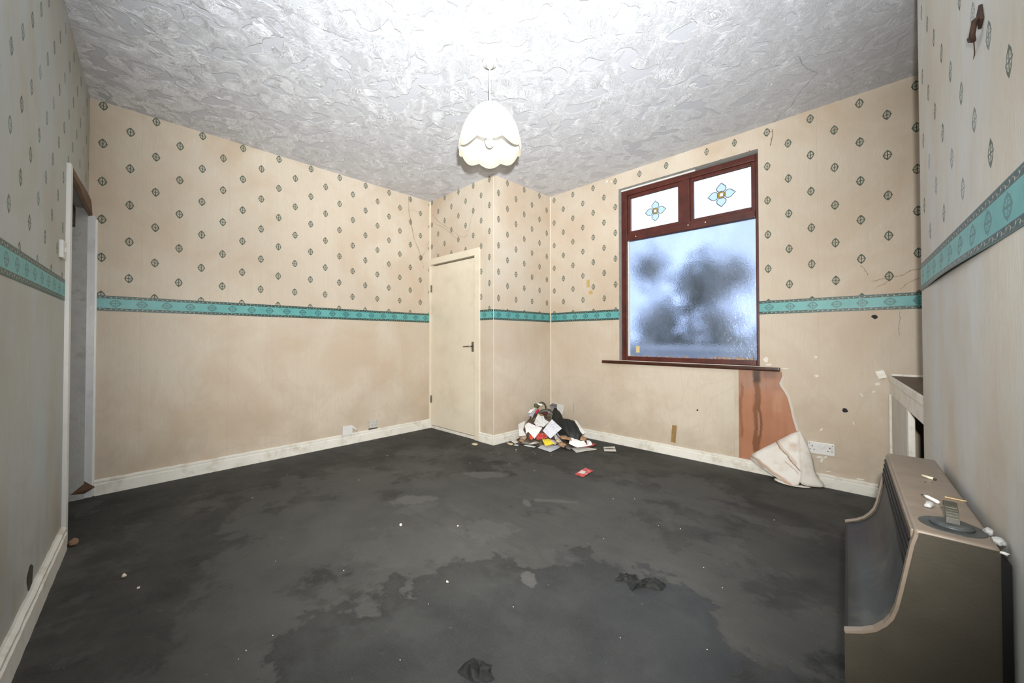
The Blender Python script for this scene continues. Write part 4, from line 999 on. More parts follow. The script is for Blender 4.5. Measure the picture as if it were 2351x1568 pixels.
bm.faces.new(vs[0]); bm.faces.new(vs[-1][::-1]); frombm('grip', bm, KNOBT, ct)
bm = bmesh.new()
for k in range(5):
    f = k/5; a1, z1 = g[1][0]*(1-f)+g[3][0]*f, g[1][1]*(1-f)+g[3][1]*f
    addbox(bm, (-0.0078, -0.0006, -0.0005), (0.0078, 0.0006, 0.0009), Matrix.Translation((0, a1-0.0006, z1+0.0006)))
frombm('grip_ridge', bm, simple('worn_ridge', (0.20, 0.19, 0.15), 0.4), ct)

# things on the gas fire
def on_top(x, y, z=0.0): return (x, y, HT+0.0035+z)
STUB = simple('stub_paper', (0.60, 0.55, 0.42), 0.7, 0.15, 80); ASH = simple('burnt_end', (0.06, 0.045, 0.03), 0.9)
e = empty('cigarette_stub', on_top(3.812, 1.770, 0.0035), label='short yellowed cigarette stub lying on top of the gas fire', cat='cigarette stub')
bm = bmesh.new(); addcyl(bm, (-0.012, 0.010, 0), (0.008, -0.007, 0), 0.0035, n=12); frombm('paper', bm, STUB, e, True)
bm = bmesh.new(); addcyl(bm, (0.008, -0.007, 0), (0.0115, -0.0098, 0), 0.0034, 0.0026, n=12); frombm('burnt_end', bm, ASH, e, True)
o = empty('matchstick', on_top(3.842, 1.607, 0.0015), label='single pale matchstick at the back edge of the gas fire top', cat='matchstick')
bm = bmesh.new(); addbox(bm, (-0.017, -0.001, -0.001), (0.013, 0.001, 0.001), Matrix.Rotation(-0.12, 4, 'Z')); frombm('stick', bm, simple('match_wood', (0.62, 0.45, 0.22), 0.6), o)
bm = bmesh.new(); bmesh.ops.create_icosphere(bm, subdivisions=2, radius=0.0018, matrix=Matrix.Translation((0.014, -0.0017, 0.0002)) @ Matrix.Diagonal((1.4, 1, 1, 1))); frombm('head', bm, simple('match_head', (0.50, 0.34, 0.14), 0.6), o, True)
o = empty('glue_tube', on_top(3.796, 1.560, 0.004), label='small white tube with a dark pointed tip lying beside the control knob', cat='tube')
bm = bmesh.new(); tube_mesh(bm, [(-0.006, 0.016, 0), (-0.001, 0.008, 0), (0.010, -0.014, 0), (0.013, -0.020, 0)], [0.0025, 0.0042, 0.0042, 0.0034], 12); frombm('tube_body', bm, simple('tube_white', (0.82, 0.82, 0.80), 0.3, 0.02), o, True)
bm = bmesh.new(); addcyl(bm, (-0.006, 0.016, 0), (-0.0105, 0.025, -0.001), 0.0022, 0.0008, 10); frombm('tip', bm, ASH, o)
def lump(name, loc, size, mat, label, cat, seed=0, group=None, parent=None, sub=3, amp=0.35, rz=0.0):
    bm = bmesh.new(); bmesh.ops.create_icosphere(bm, subdivisions=sub, radius=1.0)
    for v in bm.verts:
        n = mnoise.noise(v.co*1.4+Vector((seed*3.1, 0, 0)))+0.5*mnoise.noise(v.co*3.1+Vector((0, seed*2.3, 0)))
        v.co = v.co*(1+amp*n)
        v.co = Vector((v.co.x*size[0], v.co.y*size[1], max(v.co.z, -0.75)*size[2]))
    o = frombm(name, bm, mat, parent, True); o.location = loc; o.rotation_euler = (0, 0, rz); return tag(o, label, cat, group)
GREYL = simple('chalky_grey', (0.48, 0.48, 0.47), 0.85, 0.12, 60, 0.3); CHALK = simple('chalky_white', (0.74, 0.74, 0.71), 0.85, 0.1, 60, 0.3)
lump('plaster_piece', on_top(3.793, 1.508, 0.0045), (0.007, 0.019, 0.006), GREYL, 'grey oblong piece of plaster touching the control knob of the gas fire', 'plaster', 3, rz=-0.25)
lump('plaster_piece', (brst_x(1.41)-0.018, 1.408, HT+0.006), (0.006, 0.012, 0.007), GREYL, 'farther of two white plaster lumps wedged between gas fire and wall', 'plaster', 5)
lump('plaster_piece', (brst_x(1.365)-0.014, 1.366, HT+0.004), (0.008, 0.011, 0.008), GREYL, 'nearer of two white plaster lumps wedged between gas fire and wall', 'plaster', 8)
lump('plaster_piece', (brst_x(1.33)-0.013, 1.331, HT-0.004), (0.005, 0.004, 0.003), CHALK, 'tiny white chip at the near rear corner of the gas fire', 'plaster', 9)
for i, (x, y) in enumerate(((3.822, 1.765), (3.802, 1.725), (3.815, 1.735))):
    lump('dirt_crumb', on_top(x, y, 0.001), (0.0022, 0.0014, 0.001), ASH, 'dark crumb of dirt on the gas fire top near the cigarette stub', 'crumb', i, 'dirt crumbs on the gas fire', sub=1)

# rusty hook on the chimney breast
hk = empty('wall_hook', (brst_x(1.53), 1.53, 1.757), label='rusty iron hook with a bent wire high on the chimney breast', cat='hook')
bm = bmesh.new(); addbox(bm, (-0.006, -0.038, -0.010), (0.0, 0.018, 0.012), Matrix.Rotation(0, 4, 'X'), 0.002)
bm.free(); bm = bmesh.new()
tube_mesh(bm, [(0.0, -0.045, 0.010), (-0.010, -0.040, 0.004), (-0.013, -0.032, -0.022), (-0.010, -0.022, -0.030), (-0.010, 0.018, -0.008), (-0.008, 0.046, 0.012)], [0.004, 0.005, 0.005, 0.004, 0.0035, 0.003], 8)
frombm('hook', bm, RUST, hk, True)
bm = bmesh.new(); addbox(bm, (-0.005, -0.050, -0.022), (0.001, -0.022, 0.020), Matrix.Rotation(-0.35, 4, 'X'), 0.002); frombm('back_plate', bm, RUST, hk)
bm = bmesh.new(); tube_mesh(bm, [(-0.008, -0.01, -0.022), (-0.003, 0.02, -0.036), (-0.001, 0.05, -0.040)], 0.0009, 5); frombm('wire', bm, RUST, hk)

# marks low on the wall beside the camera and the foot of the doorway
o = box('timber_patch', (0.0225, 0.02, 0.018), (0.0245, 0.075, 0.072), BROWNW, None, Matrix.Translation((0, -0.04, 0.0)) ); bpy.data.objects.remove(o)
bm = bmesh.new(); vs = [bm.verts.new(p) for p in ((0.0225, -0.070, 0.04), (0.0225, -0.010, 0.025), (0.048, 0.050, 0.070), (0.024, 0.0, 0.115))]
f = bm.faces.new(vs); e_ = bmesh.ops.extrude_face_region(bm, geom=[f]); bmesh.ops.translate(bm, verts=[v for v in e_['geom'] if isinstance(v, bmesh.types.BMVert)], vec=(0.003, 0, 0))
tag(frombm('cardboard_scrap', bm, BROWNW), 'brown diamond shaped scrap of board stuck at the foot of the doorway jamb', 'scrap')
lump('mortar_crumb', (0.80, 0.0, 0.012), (0.03, 0.018, 0.014), simple('orange_brown_crumb', (0.26, 0.15, 0.09), 0.9, 0.3, 40), 'orange brown crumb of mortar at the foot of the white door trim', 'mortar', 2)
bm = bmesh.new(); n = 14
cN = Vector((1.60, 0.0015, 0.20))
vs = [bm.verts.new(mN @ Vector((1.47+0.045*math.cos(2*PI*k/n)*(1+0.2*math.sin(k*2.3)), 0.0012, 0.165+0.045*math.sin(2*PI*k/n)*(1+0.15*math.sin(k*3.1))))) for k in range(n)]
bm.faces.new(vs); o = frombm('brown_stain', bm, simple('soaked_brown', (0.05, 0.042, 0.030), 0.8), bpy.data.objects['wall_front'])

# ------------------------------------------------------------------ rubbish in the corner by the window wall
def print_mat(name, base, ink, k=0.5, sc=28.0, rough=0.5):
    t = NT(name); o = t.obj(); M = t.M
    ln = t.noise(t.mapv(o, (sc*1.0, sc*1.0, sc*3.0)), 1.0, 3.0, 0.7)
    p = t.sep(o); rows = M('SINE', M('MULTIPLY', M('ADD', M('ADD', p[0], p[1]), p[2]), 420.0))
    words = M('MULTIPLY', M('GREATER_THAN', rows, 0.2), t.ramp(t.noise(o, sc*3.0, 2.0), 0.50, 0.56))
    block = t.ramp(t.noise(t.mapv(o, loc=(1, 3, 2)), sc*0.7, 2.0), 0.44, 0.52)
    c = t.mix(M('MULTIPLY', M('MULTIPLY', words, block), min(1.0, k*1.2)), base, ink)
    c = t.mix(t.ramp(ln, 0.62, 0.68, 0, k), c, ink)
    return t.bsdf(c, rough, None, 0.3)
PW = simple('clean_paper', (0.80, 0.80, 0.80), 0.6, 0.03); PW2 = simple('off_white_paper', (0.68, 0.67, 0.63), 0.65, 0.08)
PB = print_mat('printed_bill', (0.72, 0.74, 0.80), (0.28, 0.30, 0.42), 0.6, 22); PN = print_mat('printed_notice', (0.70, 0.70, 0.70), (0.12, 0.12, 0.14), 0.55, 34)
RED = print_mat('red_print', (0.50, 0.045, 0.035), (0.62, 0.45, 0.40), 0.6, 30); ORG = print_mat('orange_red_print', (0.66, 0.08, 0.04), (0.75, 0.6, 0.55), 0.5, 30)
YLW = print_mat('yellow_print', (0.78, 0.62, 0.05), (0.35, 0.28, 0.03), 0.7, 24); LAV = simple('pale_mauve_paper', (0.42, 0.40, 0.45), 0.6, 0.1)
CARD = simple('brown_card', (0.33, 0.20, 0.11), 0.7, 0.25, 20, 0.2); TAN = simple('tan_tissue', (0.50, 0.40, 0.27), 0.8, 0.3, 25, 0.4)
GRYP = simple('grey_film', (0.22, 0.22, 0.23), 0.35, 0.2, 10); BAG = simple('black_bin_liner', (0.016, 0.018, 0.016), 0.55, 0.2, 12, 0.3, 0.3)
GREENR = simple('dark_green_rim', (0.045, 0.050, 0.022), 0.4, 0.3, 20); GREYT = simple('grey_tub', (0.27, 0.27, 0.26), 0.35, 0.15, 8)
def scrap(name, pts, mat, label, cat='paper', curl=0.006, seed=0, group=None, th=0.0012):
    rnd = random.Random(seed+len(pts)*7); P = [Vector(p) for p in pts]; c = sum(P, Vector())/len(P)
    nrm = Vector()
    for i in range(len(P)): nrm += (P[i]-c).cross(P[(i+1) % len(P)]-c)
    nrm.normalize()
    if nrm.z < 0: nrm = -nrm
    bm = bmesh.new(); ring = [bm.verts.new(p-c+nrm*rnd.uniform(-curl, curl)*0.6) for p in P]
    mids = []; n = len(P)
    for i in range(n):
        m_ = (P[i]+P[(i+1) % n])/2; mids.append(bm.verts.new(m_-c+nrm*rnd.uniform(-curl, curl)))
    cc = bm.verts.new(nrm*curl)
    for i in range(n):
        bm.faces.new((ring[i], mids[i], cc)); bm.faces.new((mids[i], ring[(i+1) % n], cc))
    o = frombm(name, bm, mat, None, False); o.location = c
    s = o.modifiers.new('t', 'SOLIDIFY'); s.thickness = th
    return tag(o, label, cat, group)
IT = {
'bill': [(1.424, 3.306, 0.244), (1.564, 3.278, 0.179), (1.53, 3.135, 0.098), (1.417, 3.158, 0.151)],
'blank': [(1.206, 3.138, 0.171), (1.22, 3.181, 0.195), (1.375, 3.211, 0.162), (1.375, 3.082, 0.079), (1.284, 3.103, 0.123), (1.271, 3.08, 0.112)],
'torn': [(1.257, 3.224, 0.191), (1.23, 3.329, 0.268), (1.281, 3.321, 0.246), (1.293, 3.339, 0.253), (1.33, 3.312, 0.224), (1.381, 3.311, 0.206), (1.368, 3.24, 0.164), (1.292, 3.214, 0.173)],
'envl': [(1.108, 3.147, 0.167), (1.147, 3.215, 0.197), (1.191, 3.129, 0.127), (1.256, 3.097, 0.085), (1.201, 3.052, 0.075)],
'redl': [(1.364, 3.123, 0.096), (1.377, 3.166, 0.12), (1.413, 3.188, 0.122), (1.471, 3.165, 0.088), (1.4, 3.09, 0.064)],
'oran': [(1.296, 3.095, 0.089), (1.284, 3.123, 0.111), (1.344, 3.135, 0.099), (1.35, 3.074, 0.057), (1.325, 3.073, 0.065)],
'yell': [(1.426, 3.137, 0.072), (1.475, 3.173, 0.079), (1.555, 3.165, 0.047), (1.495, 3.098, 0.024)],
'form': [(1.435, 3.058, 0.008), (1.408, 3.174, 0.008), (1.469, 3.343, 0.008), (1.563, 3.331, 0.008), (1.608, 3.025, 0.008)],
'str1': [(1.288, 3.02, 0.006), (1.295, 3.07, 0.006), (1.397, 3.08, 0.006), (1.412, 3.035, 0.006)],
'str2': [(1.10, 3.039, 0.012), (1.115, 3.109, 0.012), (1.188, 3.08, 0.012), (1.2, 2.995, 0.012)],
'str3': [(1.201, 2.963, 0.004), (1.199, 3.003, 0.004), (1.242, 3.004, 0.004), (1.249, 2.971, 0.004)],
'grey': [(1.245, 3.032, 0.02), (1.241, 3.115, 0.02), (1.288, 3.185, 0.02), (1.326, 3.051, 0.02)],
'whit': [(1.349, 3.023, 0.03), (1.321, 3.144, 0.03), (1.381, 3.161, 0.03), (1.397, 3.093, 0.03)],
'rwht': [(1.647, 3.312, 0.105), (1.681, 3.305, 0.089), (1.697, 3.32, 0.094), (1.756, 3.327, 0.078), (1.772, 3.341, 0.083), (1.827, 3.321, 0.051), (1.753, 3.254, 0.033), (1.666, 3.244, 0.055)],
'runder': [(1.726, 3.335, 0.015), (1.684, 3.536, 0.015), (1.775, 3.56, 0.015), (1.797, 3.471, 0.015), (1.782, 3.413, 0.015)],
'long': [(1.668, 3.278, 0.006), (1.725, 3.378, 0.006), (1.855, 3.436, 0.006), (1.87, 3.4, 0.006), (1.782, 3.192, 0.006)],
'lon2': [(1.631, 3.242, 0.01), (1.582, 3.332, 0.01), (1.666, 3.298, 0.01), (1.702, 3.211, 0.01)],
'twht': [(1.186, 3.67, 0.338), (1.323, 3.67, 0.325), (1.305, 3.67, 0.225), (1.27, 3.67, 0.21), (1.204, 3.67, 0.25)],
'tgry': [(1.154, 3.63, 0.309), (1.209, 3.63, 0.341), (1.262, 3.63, 0.332), (1.25, 3.63, 0.272), (1.184, 3.63, 0.228)],
'leaf': [(1.124, 3.292, 0.267), (1.121, 3.33, 0.293), (1.145, 3.373, 0.313), (1.159, 3.37, 0.306), (1.146, 3.299, 0.264)],
'tsml': [(1.136, 3.413, 0.366), (1.203, 3.429, 0.354), (1.212, 3.411, 0.339), (1.157, 3.401, 0.351)],
'pink': [(1.197, 3.321, 0.286), (1.199, 3.362, 0.312), (1.226, 3.356, 0.299), (1.218, 3.295, 0.262)],
'pstr': [(1.207, 3.238, 0.229), (1.186, 3.321, 0.289), (1.2, 3.317, 0.283), (1.215, 3.249, 0.233)],
'lav': [(1.125, 3.297, 0.257), (1.148, 3.368, 0.296), (1.175, 3.356, 0.279), (1.174, 3.293, 0.238), (1.15, 3.267, 0.23)],
'crd1': [(1.554, 3.243, 0.098), (1.561, 3.263, 0.109), (1.642, 3.304, 0.108), (1.68, 3.276, 0.077), (1.592, 3.241, 0.084)],
'crd2': [(1.684, 3.332, 0.093), (1.701, 3.385, 0.121), (1.774, 3.394, 0.103), (1.773, 3.362, 0.083), (1.729, 3.339, 0.083)],
'rstr': [(1.572, 3.485, 0.23), (1.603, 3.493, 0.224), (1.735, 3.427, 0.137), (1.724, 3.404, 0.126), (1.685, 3.411, 0.144)],
'curl': [(1.755, 3.418, 0.112), (1.784, 3.435, 0.114), (1.821, 3.412, 0.087), (1.789, 3.377, 0.075)],
'redf': [(2.073, 2.708, 0.005), (2.06, 2.888, 0.005), (2.138, 2.879, 0.005), (2.155, 2.691, 0.005)],
}
scrap('paper_sheet', IT['bill'], PB, 'white printed bill tilted against the black bag in the rubbish heap', curl=0.004)
scrap('paper_sheet', IT['blank'], PW, 'blank white crumpled sheet in the middle of the rubbish heap, above the orange red wrapper', seed=2)
scrap('paper_sheet', IT['torn'], PN, 'torn printed sheet lying just above the blank crumpled sheet', seed=3)
scrap('envelope', IT['envl'], PW2, 'greyish white envelope leaning at the left of the heap against the skirting', 'envelope', seed=4)
scrap('leaflet', IT['redl'], RED, 'dark red leaflet in front of the white printed bill', 'leaflet', seed=5)
scrap('wrapper', IT['oran'], ORG, 'orange red wrapper under the blank crumpled sheet', 'wrapper', 0.012, seed=6)
scrap('leaflet', IT['yell'], YLW, 'bright yellow leaflet at the front of the heap', 'leaflet', seed=7)
scrap('paper_form', IT['form'], PB, 'large pale printed form flat on the floor under the yellow leaflet', curl=0.003, seed=8)
scrap('paper_strip', IT['str1'], PW, 'white paper strip on the floor just left of the large printed form', curl=0.003, seed=9)
scrap('paper_sheet', IT['str2'], PW2, 'small white sheet on the floor at the far left of the heap', curl=0.005, seed=10)
scrap('paper_strip', IT['str3'], PW, 'tiny white paper slip in front of the far left sheet', curl=0.002, seed=11)
scrap('paper_sheet', IT['grey'], GREYT, 'grey flat sheet on the floor below the orange red wrapper', curl=0.005, seed=12)
scrap('paper_sheet', IT['whit'], PW2, 'off white folded sheet left of the yellow leaflet', curl=0.008, seed=13)
scrap('paper_sheet', IT['rwht'], PW, 'big white torn sheet at the right front of the heap', curl=0.006, seed=14)
scrap('leaflet', IT['runder'], RED, 'red leaflet flat on the floor behind the big white torn sheet', 'leaflet', 0.004, seed=15)
scrap('card', IT['long'], PW2, 'long off white card flat on the floor at the right front of the heap', 'card', 0.003, seed=16)
scrap('card', IT['lon2'], GREYT, 'small grey card beside the long off white card', 'card', 0.003, seed=17)
scrap('paper_sheet', IT['twht'], PW2, 'pale sheet standing up in the corner at the top right of the heap', seed=18)
scrap('plastic_film', IT['tgry'], GRYP, 'grey plastic film in the corner behind the black bag', 'plastic', 0.015, seed=19)
scrap('paper_strip', IT['leaf'], PW, 'white folded strip at the upper left of the heap', seed=20)
scrap('paper_strip', IT['tsml'], PW, 'white curled strip at the very top of the heap across the green rim', seed=21)
scrap('card', IT['pink'], simple('crimson_card', (0.42, 0.02, 0.04), 0.4), 'crimson card near the top of the heap in front of the grey tub', 'card', seed=22)
scrap('paper_strip', IT['pstr'], LAV, 'narrow mauve strip beside the crimson card', seed=23)
scrap('plastic_film', IT['lav'], LAV, 'greyish mauve film under the white folded strip', 'plastic', 0.012, seed=24)
scrap('cardboard_piece', IT['crd1'], CARD, 'brown cardboard piece in front of the black bag', 'cardboard', 0.01, seed=25)
scrap('cardboard_piece', IT['crd2'], CARD, 'crumpled brown cardboard at the right foot of the black bag', 'cardboard', 0.014, seed=26)
scrap('paper_strip', IT['rstr'], PW2, 'long pale strip down the right side of the black bag', seed=27)
scrap('paper_scrap', [(x, y, z-0.045) for x, y, z in IT['curl']], PW, 'white curled scrap at the far right of the heap by the skirting', seed=28, curl=0.012)
o = scrap('red_leaflet', IT['redf'], print_mat('pinkish_red_print', (0.62, 0.08, 0.08), (0.75, 0.68, 0.60), 0.7, 9), 'red and white leaflet lying alone on the dark floor', 'leaflet', 0.003, seed=29)
# white corner panel printed on the lone leaflet
bm = bmesh.new(); vs = [bm.verts.new(p) for p in ((2.085, 2.730, 0.0105), (2.080, 2.80, 0.0112), (2.115, 2.80, 0.0115), (2.135, 2.745, 0.0108))]; bm.faces.new(vs)
k_ = frombm('printed_panel', bm, PW2, None); k_.parent = o; k_.location = -o.location
pc = empty('postcard', (1.945, 3.51, 0.003), label='white card with a dark brown printed shape lying right of the heap near the skirting', cat='card')
bm = bmesh.new(); vs = [bm.verts.new(Vector(p)-Vector((1.945, 3.51, 0.0))) for p in ((1.871, 3.535, 0.002), (1.94, 3.627, 0.003), (2.029, 3.481, 0.004), (1.944, 3.415, 0.002))]
f = bm.faces.new(vs); e_ = bmesh.ops.extrude_face_region(bm, geom=[f]); bmesh.ops.translate(bm, verts=[v for v in e_['geom'] if isinstance(v, bmesh.types.BMVert)], vec=(0, 0, 0.0015)); frombm('card', bm, PW2, pc)
bm = bmesh.new(); pts = []
for k in range(14):
    a = 2*PI*k/14; u, v = 0.055*math.cos(a), 0.016*math.sin(a)*(1.4 if k < 7 else 0.8)
    pts.append(bm.verts.new((u*0.704-v*1.2*0.71+0.002, u*0.71+v*1.2*0.704+0.004, 0.0056)))
bm.faces.new(pts); frombm('printed_shape', bm, simple('brown_ink', (0.11, 0.08, 0.06), 0.5), pc)

# black bin bag: a lumpy swept body
bagm = bmesh.new()
spine = [((1.352, 3.47, 0.330), 0.012), ((1.368, 3.46, 0.295), 0.034), ((1.395, 3.43, 0.245), 0.052), ((1.44, 3.41, 0.195), 0.068), ((1.50, 3.40, 0.165), 0.085), ((1.56, 3.39, 0.145), 0.098), ((1.62, 3.375, 0.115), 0.092), ((1.67, 3.355, 0.080), 0.070), ((1.71, 3.345, 0.050), 0.030)]
tube_mesh(bagm, [p for p, r in spine], [r for p, r in spine], 20)
bmesh.ops.subdivide_edges(bagm, edges=bagm.edges[:], cuts=1, use_grid_fill=True)
for v in bagm.verts:
    n = mnoise.noise(v.co*11)*0.030+mnoise.noise(v.co*30)*0.012; v.co += Vector((n, -n*0.6, n*0.8)); v.co.z = max(v.co.z, 0.012)
c0 = Vector((1.52, 3.40, 0.0))
for v in bagm.verts: v.co -= c0
o = frombm('bin_bag', bagm, BAG, None, True); o.location = c0; tag(o, 'black plastic bin bag slumped in the middle of the rubbish heap', 'bag')

# grey tub with green rim, tipped towards the room
tb = empty('plastic_tub', (1.235, 3.44, 0.19), label='grey plastic tub with dark green rim and loop handle, tipped over atop the heap', cat='tub')
ax = Vector((0.62, -0.62, 0.35)).normalized(); q = ax.to_track_quat('Z', 'Y').to_matrix().to_4x4()
bm = bmesh.new(); n = 32; prof = [(0.055, -0.10), (0.075, -0.05), (0.090, 0.0), (0.098, 0.05), (0.094, 0.05), (0.085, 0.0), (0.070, -0.05), (0.050, -0.092)]
rg = [[bm.verts.new(q @ Vector((r*math.cos(2*PI*k/n), r*math.sin(2*PI*k/n), z))) for k in range(n)] for r, z in prof]
for i in range(len(prof)-1):
    for k in range(n): bm.faces.new((rg[i][k], rg[i][(k+1) % n], rg[i+1][(k+1) % n], rg[i+1][k]))
bm.faces.new(rg[0]); bm.faces.new(rg[-1][::-1]); frombm('tub_wall', bm, GREYT, tb, True)
bm = bmesh.new(); tube_mesh(bm, [q @ Vector((0.098*math.cos(2*PI*k/n), 0.098*math.sin(2*PI*k/n), 0.052)) for k in range(n+1)], 0.0055, 8); frombm('rim', bm, GREENR, tb, True)
bm = bmesh.new(); tube_mesh(bm, [(-0.03+0.045*math.cos(a), 0.03+0.0*a, 0.115+0.065*math.sin(a)) for a in [PI*k/12 for k in range(13)]], 0.0075, 8)
for v in bm.verts: v.co = Matrix.Rotation(0.75, 3, 'Z') @ v.co
frombm('handle', bm, GREENR, tb, True)
lump('cloth_scrap', (1.150, 3.405, 0.335), (0.035, 0.03, 0.022), simple('dark_green_cloth', (0.07, 0.085, 0.035), 0.8, 0.3, 20), 'dark green crumpled cloth at the upper left of the heap', 'cloth', 4)
lump('tissue', (1.180, 3.150, 0.028), (0.050, 0.035, 0.028), TAN, 'crumpled tan tissue at the left foot of the heap', 'tissue', 6, amp=0.5)
lump('tissue', (1.165, 2.955, 0.010), (0.038, 0.022, 0.010), TAN, 'small flattened tan tissue at the skirting corner left of the heap', 'tissue', 7, amp=0.5)
lump('cardboard_piece', (1.60, 3.23, 0.035), (0.040, 0.030, 0.026), CARD, 'crushed brown cardboard cup lying between yellow leaflet and big white sheet', 'cardboard', 9, amp=0.5)
lump('tissue', (1.545, 3.235, 0.060), (0.024, 0.018, 0.020), TAN, 'tan crumpled tissue just right of the white printed bill', 'tissue', 12, amp=0.5)
# matted heap underneath everything
def mound_z(x, y):
    px_, py_ = x-1.30, y-3.33; a = px_*0.887+py_*0.46; b = -px_*0.46+py_*0.887
    z = 0.70*(b+0.27)-0.035
    f = max(0.0, 1-(max(0, abs(a+0.045)-0.105)/0.12)**2)
    z1 = max(0, min(z, 0.25))*f
    z2 = 0.030*max(0.0, 1-((a-0.30)/0.20)**2-((b+0.03)/0.16)**2)
    return max(z1, z2)
bm = bmesh.new(); G = 40; keys = {}
for i in range(G):
    for j in range(G):
        x = 1.11+0.62*i/(G-1); y = 3.03+0.66*j/(G-1); z = mound_z(x, y)
        if z > 0.003: z += (0.022*mnoise.noise(Vector((x*14, y*14, 0)))+0.014*mnoise.noise(Vector((x*36, y*36, 3))))*min(1, z*12)
        keys[i, j] = bm.verts.new((x-1.3, y-3.4, max(0.0006, z)))
for i in range(G-1):
    for j in range(G-1):
        q = [keys[i, j], keys[i+1, j], keys[i+1, j+1], keys[i, j+1]]
        if max(v.co.z for v in q) > 0.003: bm.faces.new(q)
bmesh.ops.delete(bm, geom=[v for v in bm.verts if not v.link_faces], context='VERTS')
o = frombm('matted_rubbish', bm, simple('matted_dark_rubbish', (0.085, 0.062, 0.045), 0.8, 0.6, 18, 0.5, 0.3, (0.34, 0.26, 0.18), 0.8, 22), None, False); o.location = (1.3, 3.4, 0)
tag(o, 'matted brown dirt and shreds under the rubbish heap in the corner', 'rubbish', kind='stuff')
rnd = random.Random(31); MR = simple('maroon_print', (0.13, 0.025, 0.03), 0.5, 0.3, 30)
n_s = 0
while n_s < 34:
    x, y = rnd.uniform(1.13, 1.72), rnd.uniform(3.05, 3.55); z = mound_z(x, y)
    if z < 0.008: continue
    n_s += 1; r = rnd.uniform(0.014, 0.036); a0 = rnd.random()*6; nn = rnd.choice((4, 4, 5, 3))
    pts = []
    for k in range(nn):
        a = a0+2*PI*k/nn+rnd.uniform(-.3, .3); px_, py_ = x+r*math.cos(a)*1.3, y+r*math.sin(a)
        pts.append((px_, py_, max(0.006, mound_z(px_, py_))+0.010+rnd.uniform(0, 0.006)))
    mt, lb, gp = rnd.choice(((PW2, 'small off white torn paper scrap scattered on the matted rubbish', 'off white scraps in the heap'), (PW2, 'small off white torn paper scrap scattered on the matted rubbish', 'off white scraps in the heap'), (PN, 'small printed newspaper scrap scattered on the matted rubbish', 'printed scraps in the heap'), (CARD, 'small brown card fragment scattered on the matted rubbish', 'card fragments in the heap'),
                             (MR, 'small maroon printed scrap scattered on the matted rubbish', 'maroon scraps in the heap'), (TAN, 'small tan tissue shred scattered on the matted rubbish', 'tissue shreds in the heap'), (GREYT, 'small grey scrap scattered on the matted rubbish', 'grey scraps in the heap')))
    scrap('paper_scrap', pts, mt, lb, 'scrap', 0.006, 50+n_s, gp)

# ------------------------------------------------------------------ bits on the floor
lump('biscuit_crumb', (0.922, 2.70, 0.008), (0.035, 0.028, 0.010), simple('biscuit', (0.62, 0.50, 0.34), 0.8, 0.15, 40), 'round tan crumb on the floor in front of the closet door frame', 'crumb', 14, amp=0.15)
CR = simple('pale_crumb', (0.72, 0.66, 0.52), 0.8, 0.15, 60)
proto = lump('plaster_crumb', (1.82, 1.307, 0.006), (0.0095, 0.0075, 0.0075), CR, 'small pale plaster crumb lying loose on the dark floor', 'crumb', 21, 'plaster crumbs on the floor', sub=2)
proto_label = proto['label']; proto['label'] = 'largest pale yellowish crumb left of the middle of the dark floor'; proto_group = proto['group']; del proto['group']
rnd = random.Random(11)
spots = [(2.056, 1.532, .8), (2.399, 1.186, .8), (2.20, 0.476, .6), (3.068, 1.436, .45), (1.36, 0.183, 1.4), (1.509, 0.226, .8), (2.19, 0.56, .45), (2.22, 0.45, .4), (2.60, 0.83, .5), (2.70, 1.28, .5), (2.45, 1.05, .35),
         (1.55, 2.52, .6), (1.30, 2.30, .5), (1.22, 2.62, .6), (1.28, 2.68, .5), (0.62, 1.9, .6), (0.35, 1.6, .5), (0.5, 1.1, .5), (0.8, 0.8, .6), (1.0, 1.45, .5), (1.48, 2.93, .6), (1.53, 2.90, .5), (1.63, 3.02, .6), (1.66, 2.97, .5),
         (1.33, 2.86, .7), (1.36, 2.82, .6), (1.45, 2.42, .5), (1.8, 2.55, .5), (2.85, 2.35, .6), (2.95, 2.4, .6), (2.7, 2.0, .5), (3.15, 2.1, .5), (3.25, 2.0, .5), (2.6, 2.6, .6), (2.5, 2.5, .5), (3.3, 2.9, .6), (2.0, 0.9, .45), (1.7, 0.7, .45), (2.9, 0.9, .35), (3.3, 1.6, .4), (0.25, 2.3, .6), (0.18, 2.0, .5)]
NAMED = {0: 'pale crumb just right of the largest one near the middle of the floor', 1: 'pale crumb in the very middle of the dark floor', 2: 'pale crumb near the front edge of the floor, left of centre', 3: 'lone white crumb on the bare dark patch towards the gas fire', 4: 'widest white crumb, on the floor at the far left front', 5: 'white crumb beside the widest one at the far left front'}
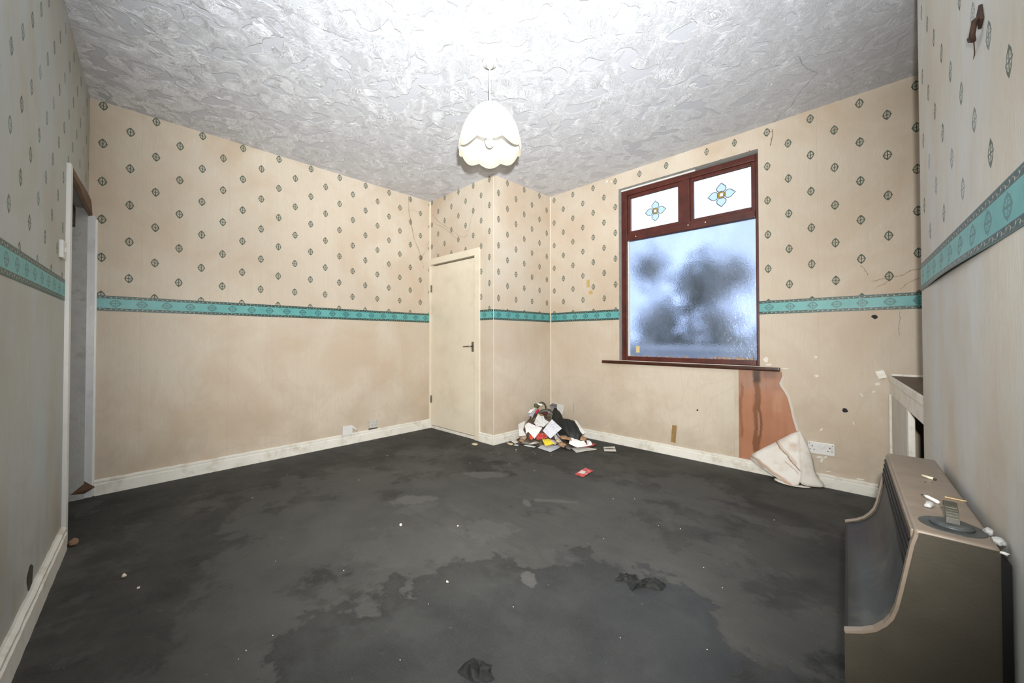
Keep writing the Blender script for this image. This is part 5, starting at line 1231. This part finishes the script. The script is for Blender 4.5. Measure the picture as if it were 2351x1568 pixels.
for i_, (x, y, k) in enumerate(spots):
    c = proto.copy(); COL.objects.link(c)
    if i_ in NAMED: c['label'] = NAMED[i_]
    else: c['label'] = proto_label; c['group'] = proto_group
    if k < 0.7: k *= 0.62
    c.location = (x, y, 0.006*k); c.scale = (k*rnd.uniform(0.6, 1.1), k*rnd.uniform(0.5, 0.9), k*0.8); c.rotation_euler = (0, 0, rnd.random()*6)
# torn lifted flaps of the black underlay
FLAP = simple('torn_black_felt', (0.016, 0.017, 0.017), 0.75, 0.4, 20, 0.4, 0.3)
def flap(pts, label, seed, h=0.03):
    rnd = random.Random(seed); n = len(pts); c = Vector((sum(p[0] for p in pts)/n, sum(p[1] for p in pts)/n, 0)); bm = bmesh.new()
    G_ = 14; V = {}
    for k in range(n):
        pass
    rings = []
    for r in (1.0, 0.72, 0.42):
        row = []
        for k in range(n*3):
            i = k//3; f = (k % 3)/3; p = Vector((*pts[i], 0)).lerp(Vector((*pts[(i+1) % n], 0)), f)
            q = c + (p-c)*r; z = 0.002 if r == 1.0 else h*(1.2-r)*rnd.uniform(0.3, 1.2)
            row.append(bm.verts.new((q.x+rnd.uniform(-.006, .006)-c.x, q.y+rnd.uniform(-.006, .006)-c.y, z)))
        rings.append(row)
    cc = bm.verts.new((0, 0, h*0.5)); N = n*3
    for a in range(2):
        for k in range(N): bm.faces.new((rings[a][k], rings[a][(k+1) % N], rings[a+1][(k+1) % N], rings[a+1][k]))
    for k in range(N): bm.faces.new((rings[2][k], rings[2][(k+1) % N], cc))
    o = frombm('underlay_scrap', bm, FLAP); o.location = c; return tag(o, label, 'underlay')
flap([(2.955, 1.735), (2.99, 1.80), (3.04, 1.86), (3.075, 1.845), (3.075, 1.80), (3.02, 1.77), (2.985, 1.71)], 'crumpled torn scrap of black underlay in the middle right of the floor', 3, 0.035)
flap([(2.90, 1.72), (2.90, 1.78), (2.95, 1.83), (2.975, 1.80), (2.955, 1.745)], 'small lifted flap of black underlay beside the crumpled torn scrap', 5, 0.018)
flap([(2.77, 0.93), (2.76, 1.00), (2.83, 1.03), (2.87, 1.00), (2.84, 0.95)], 'folded scrap of black underlay at the front edge of the floor', 8, 0.03)
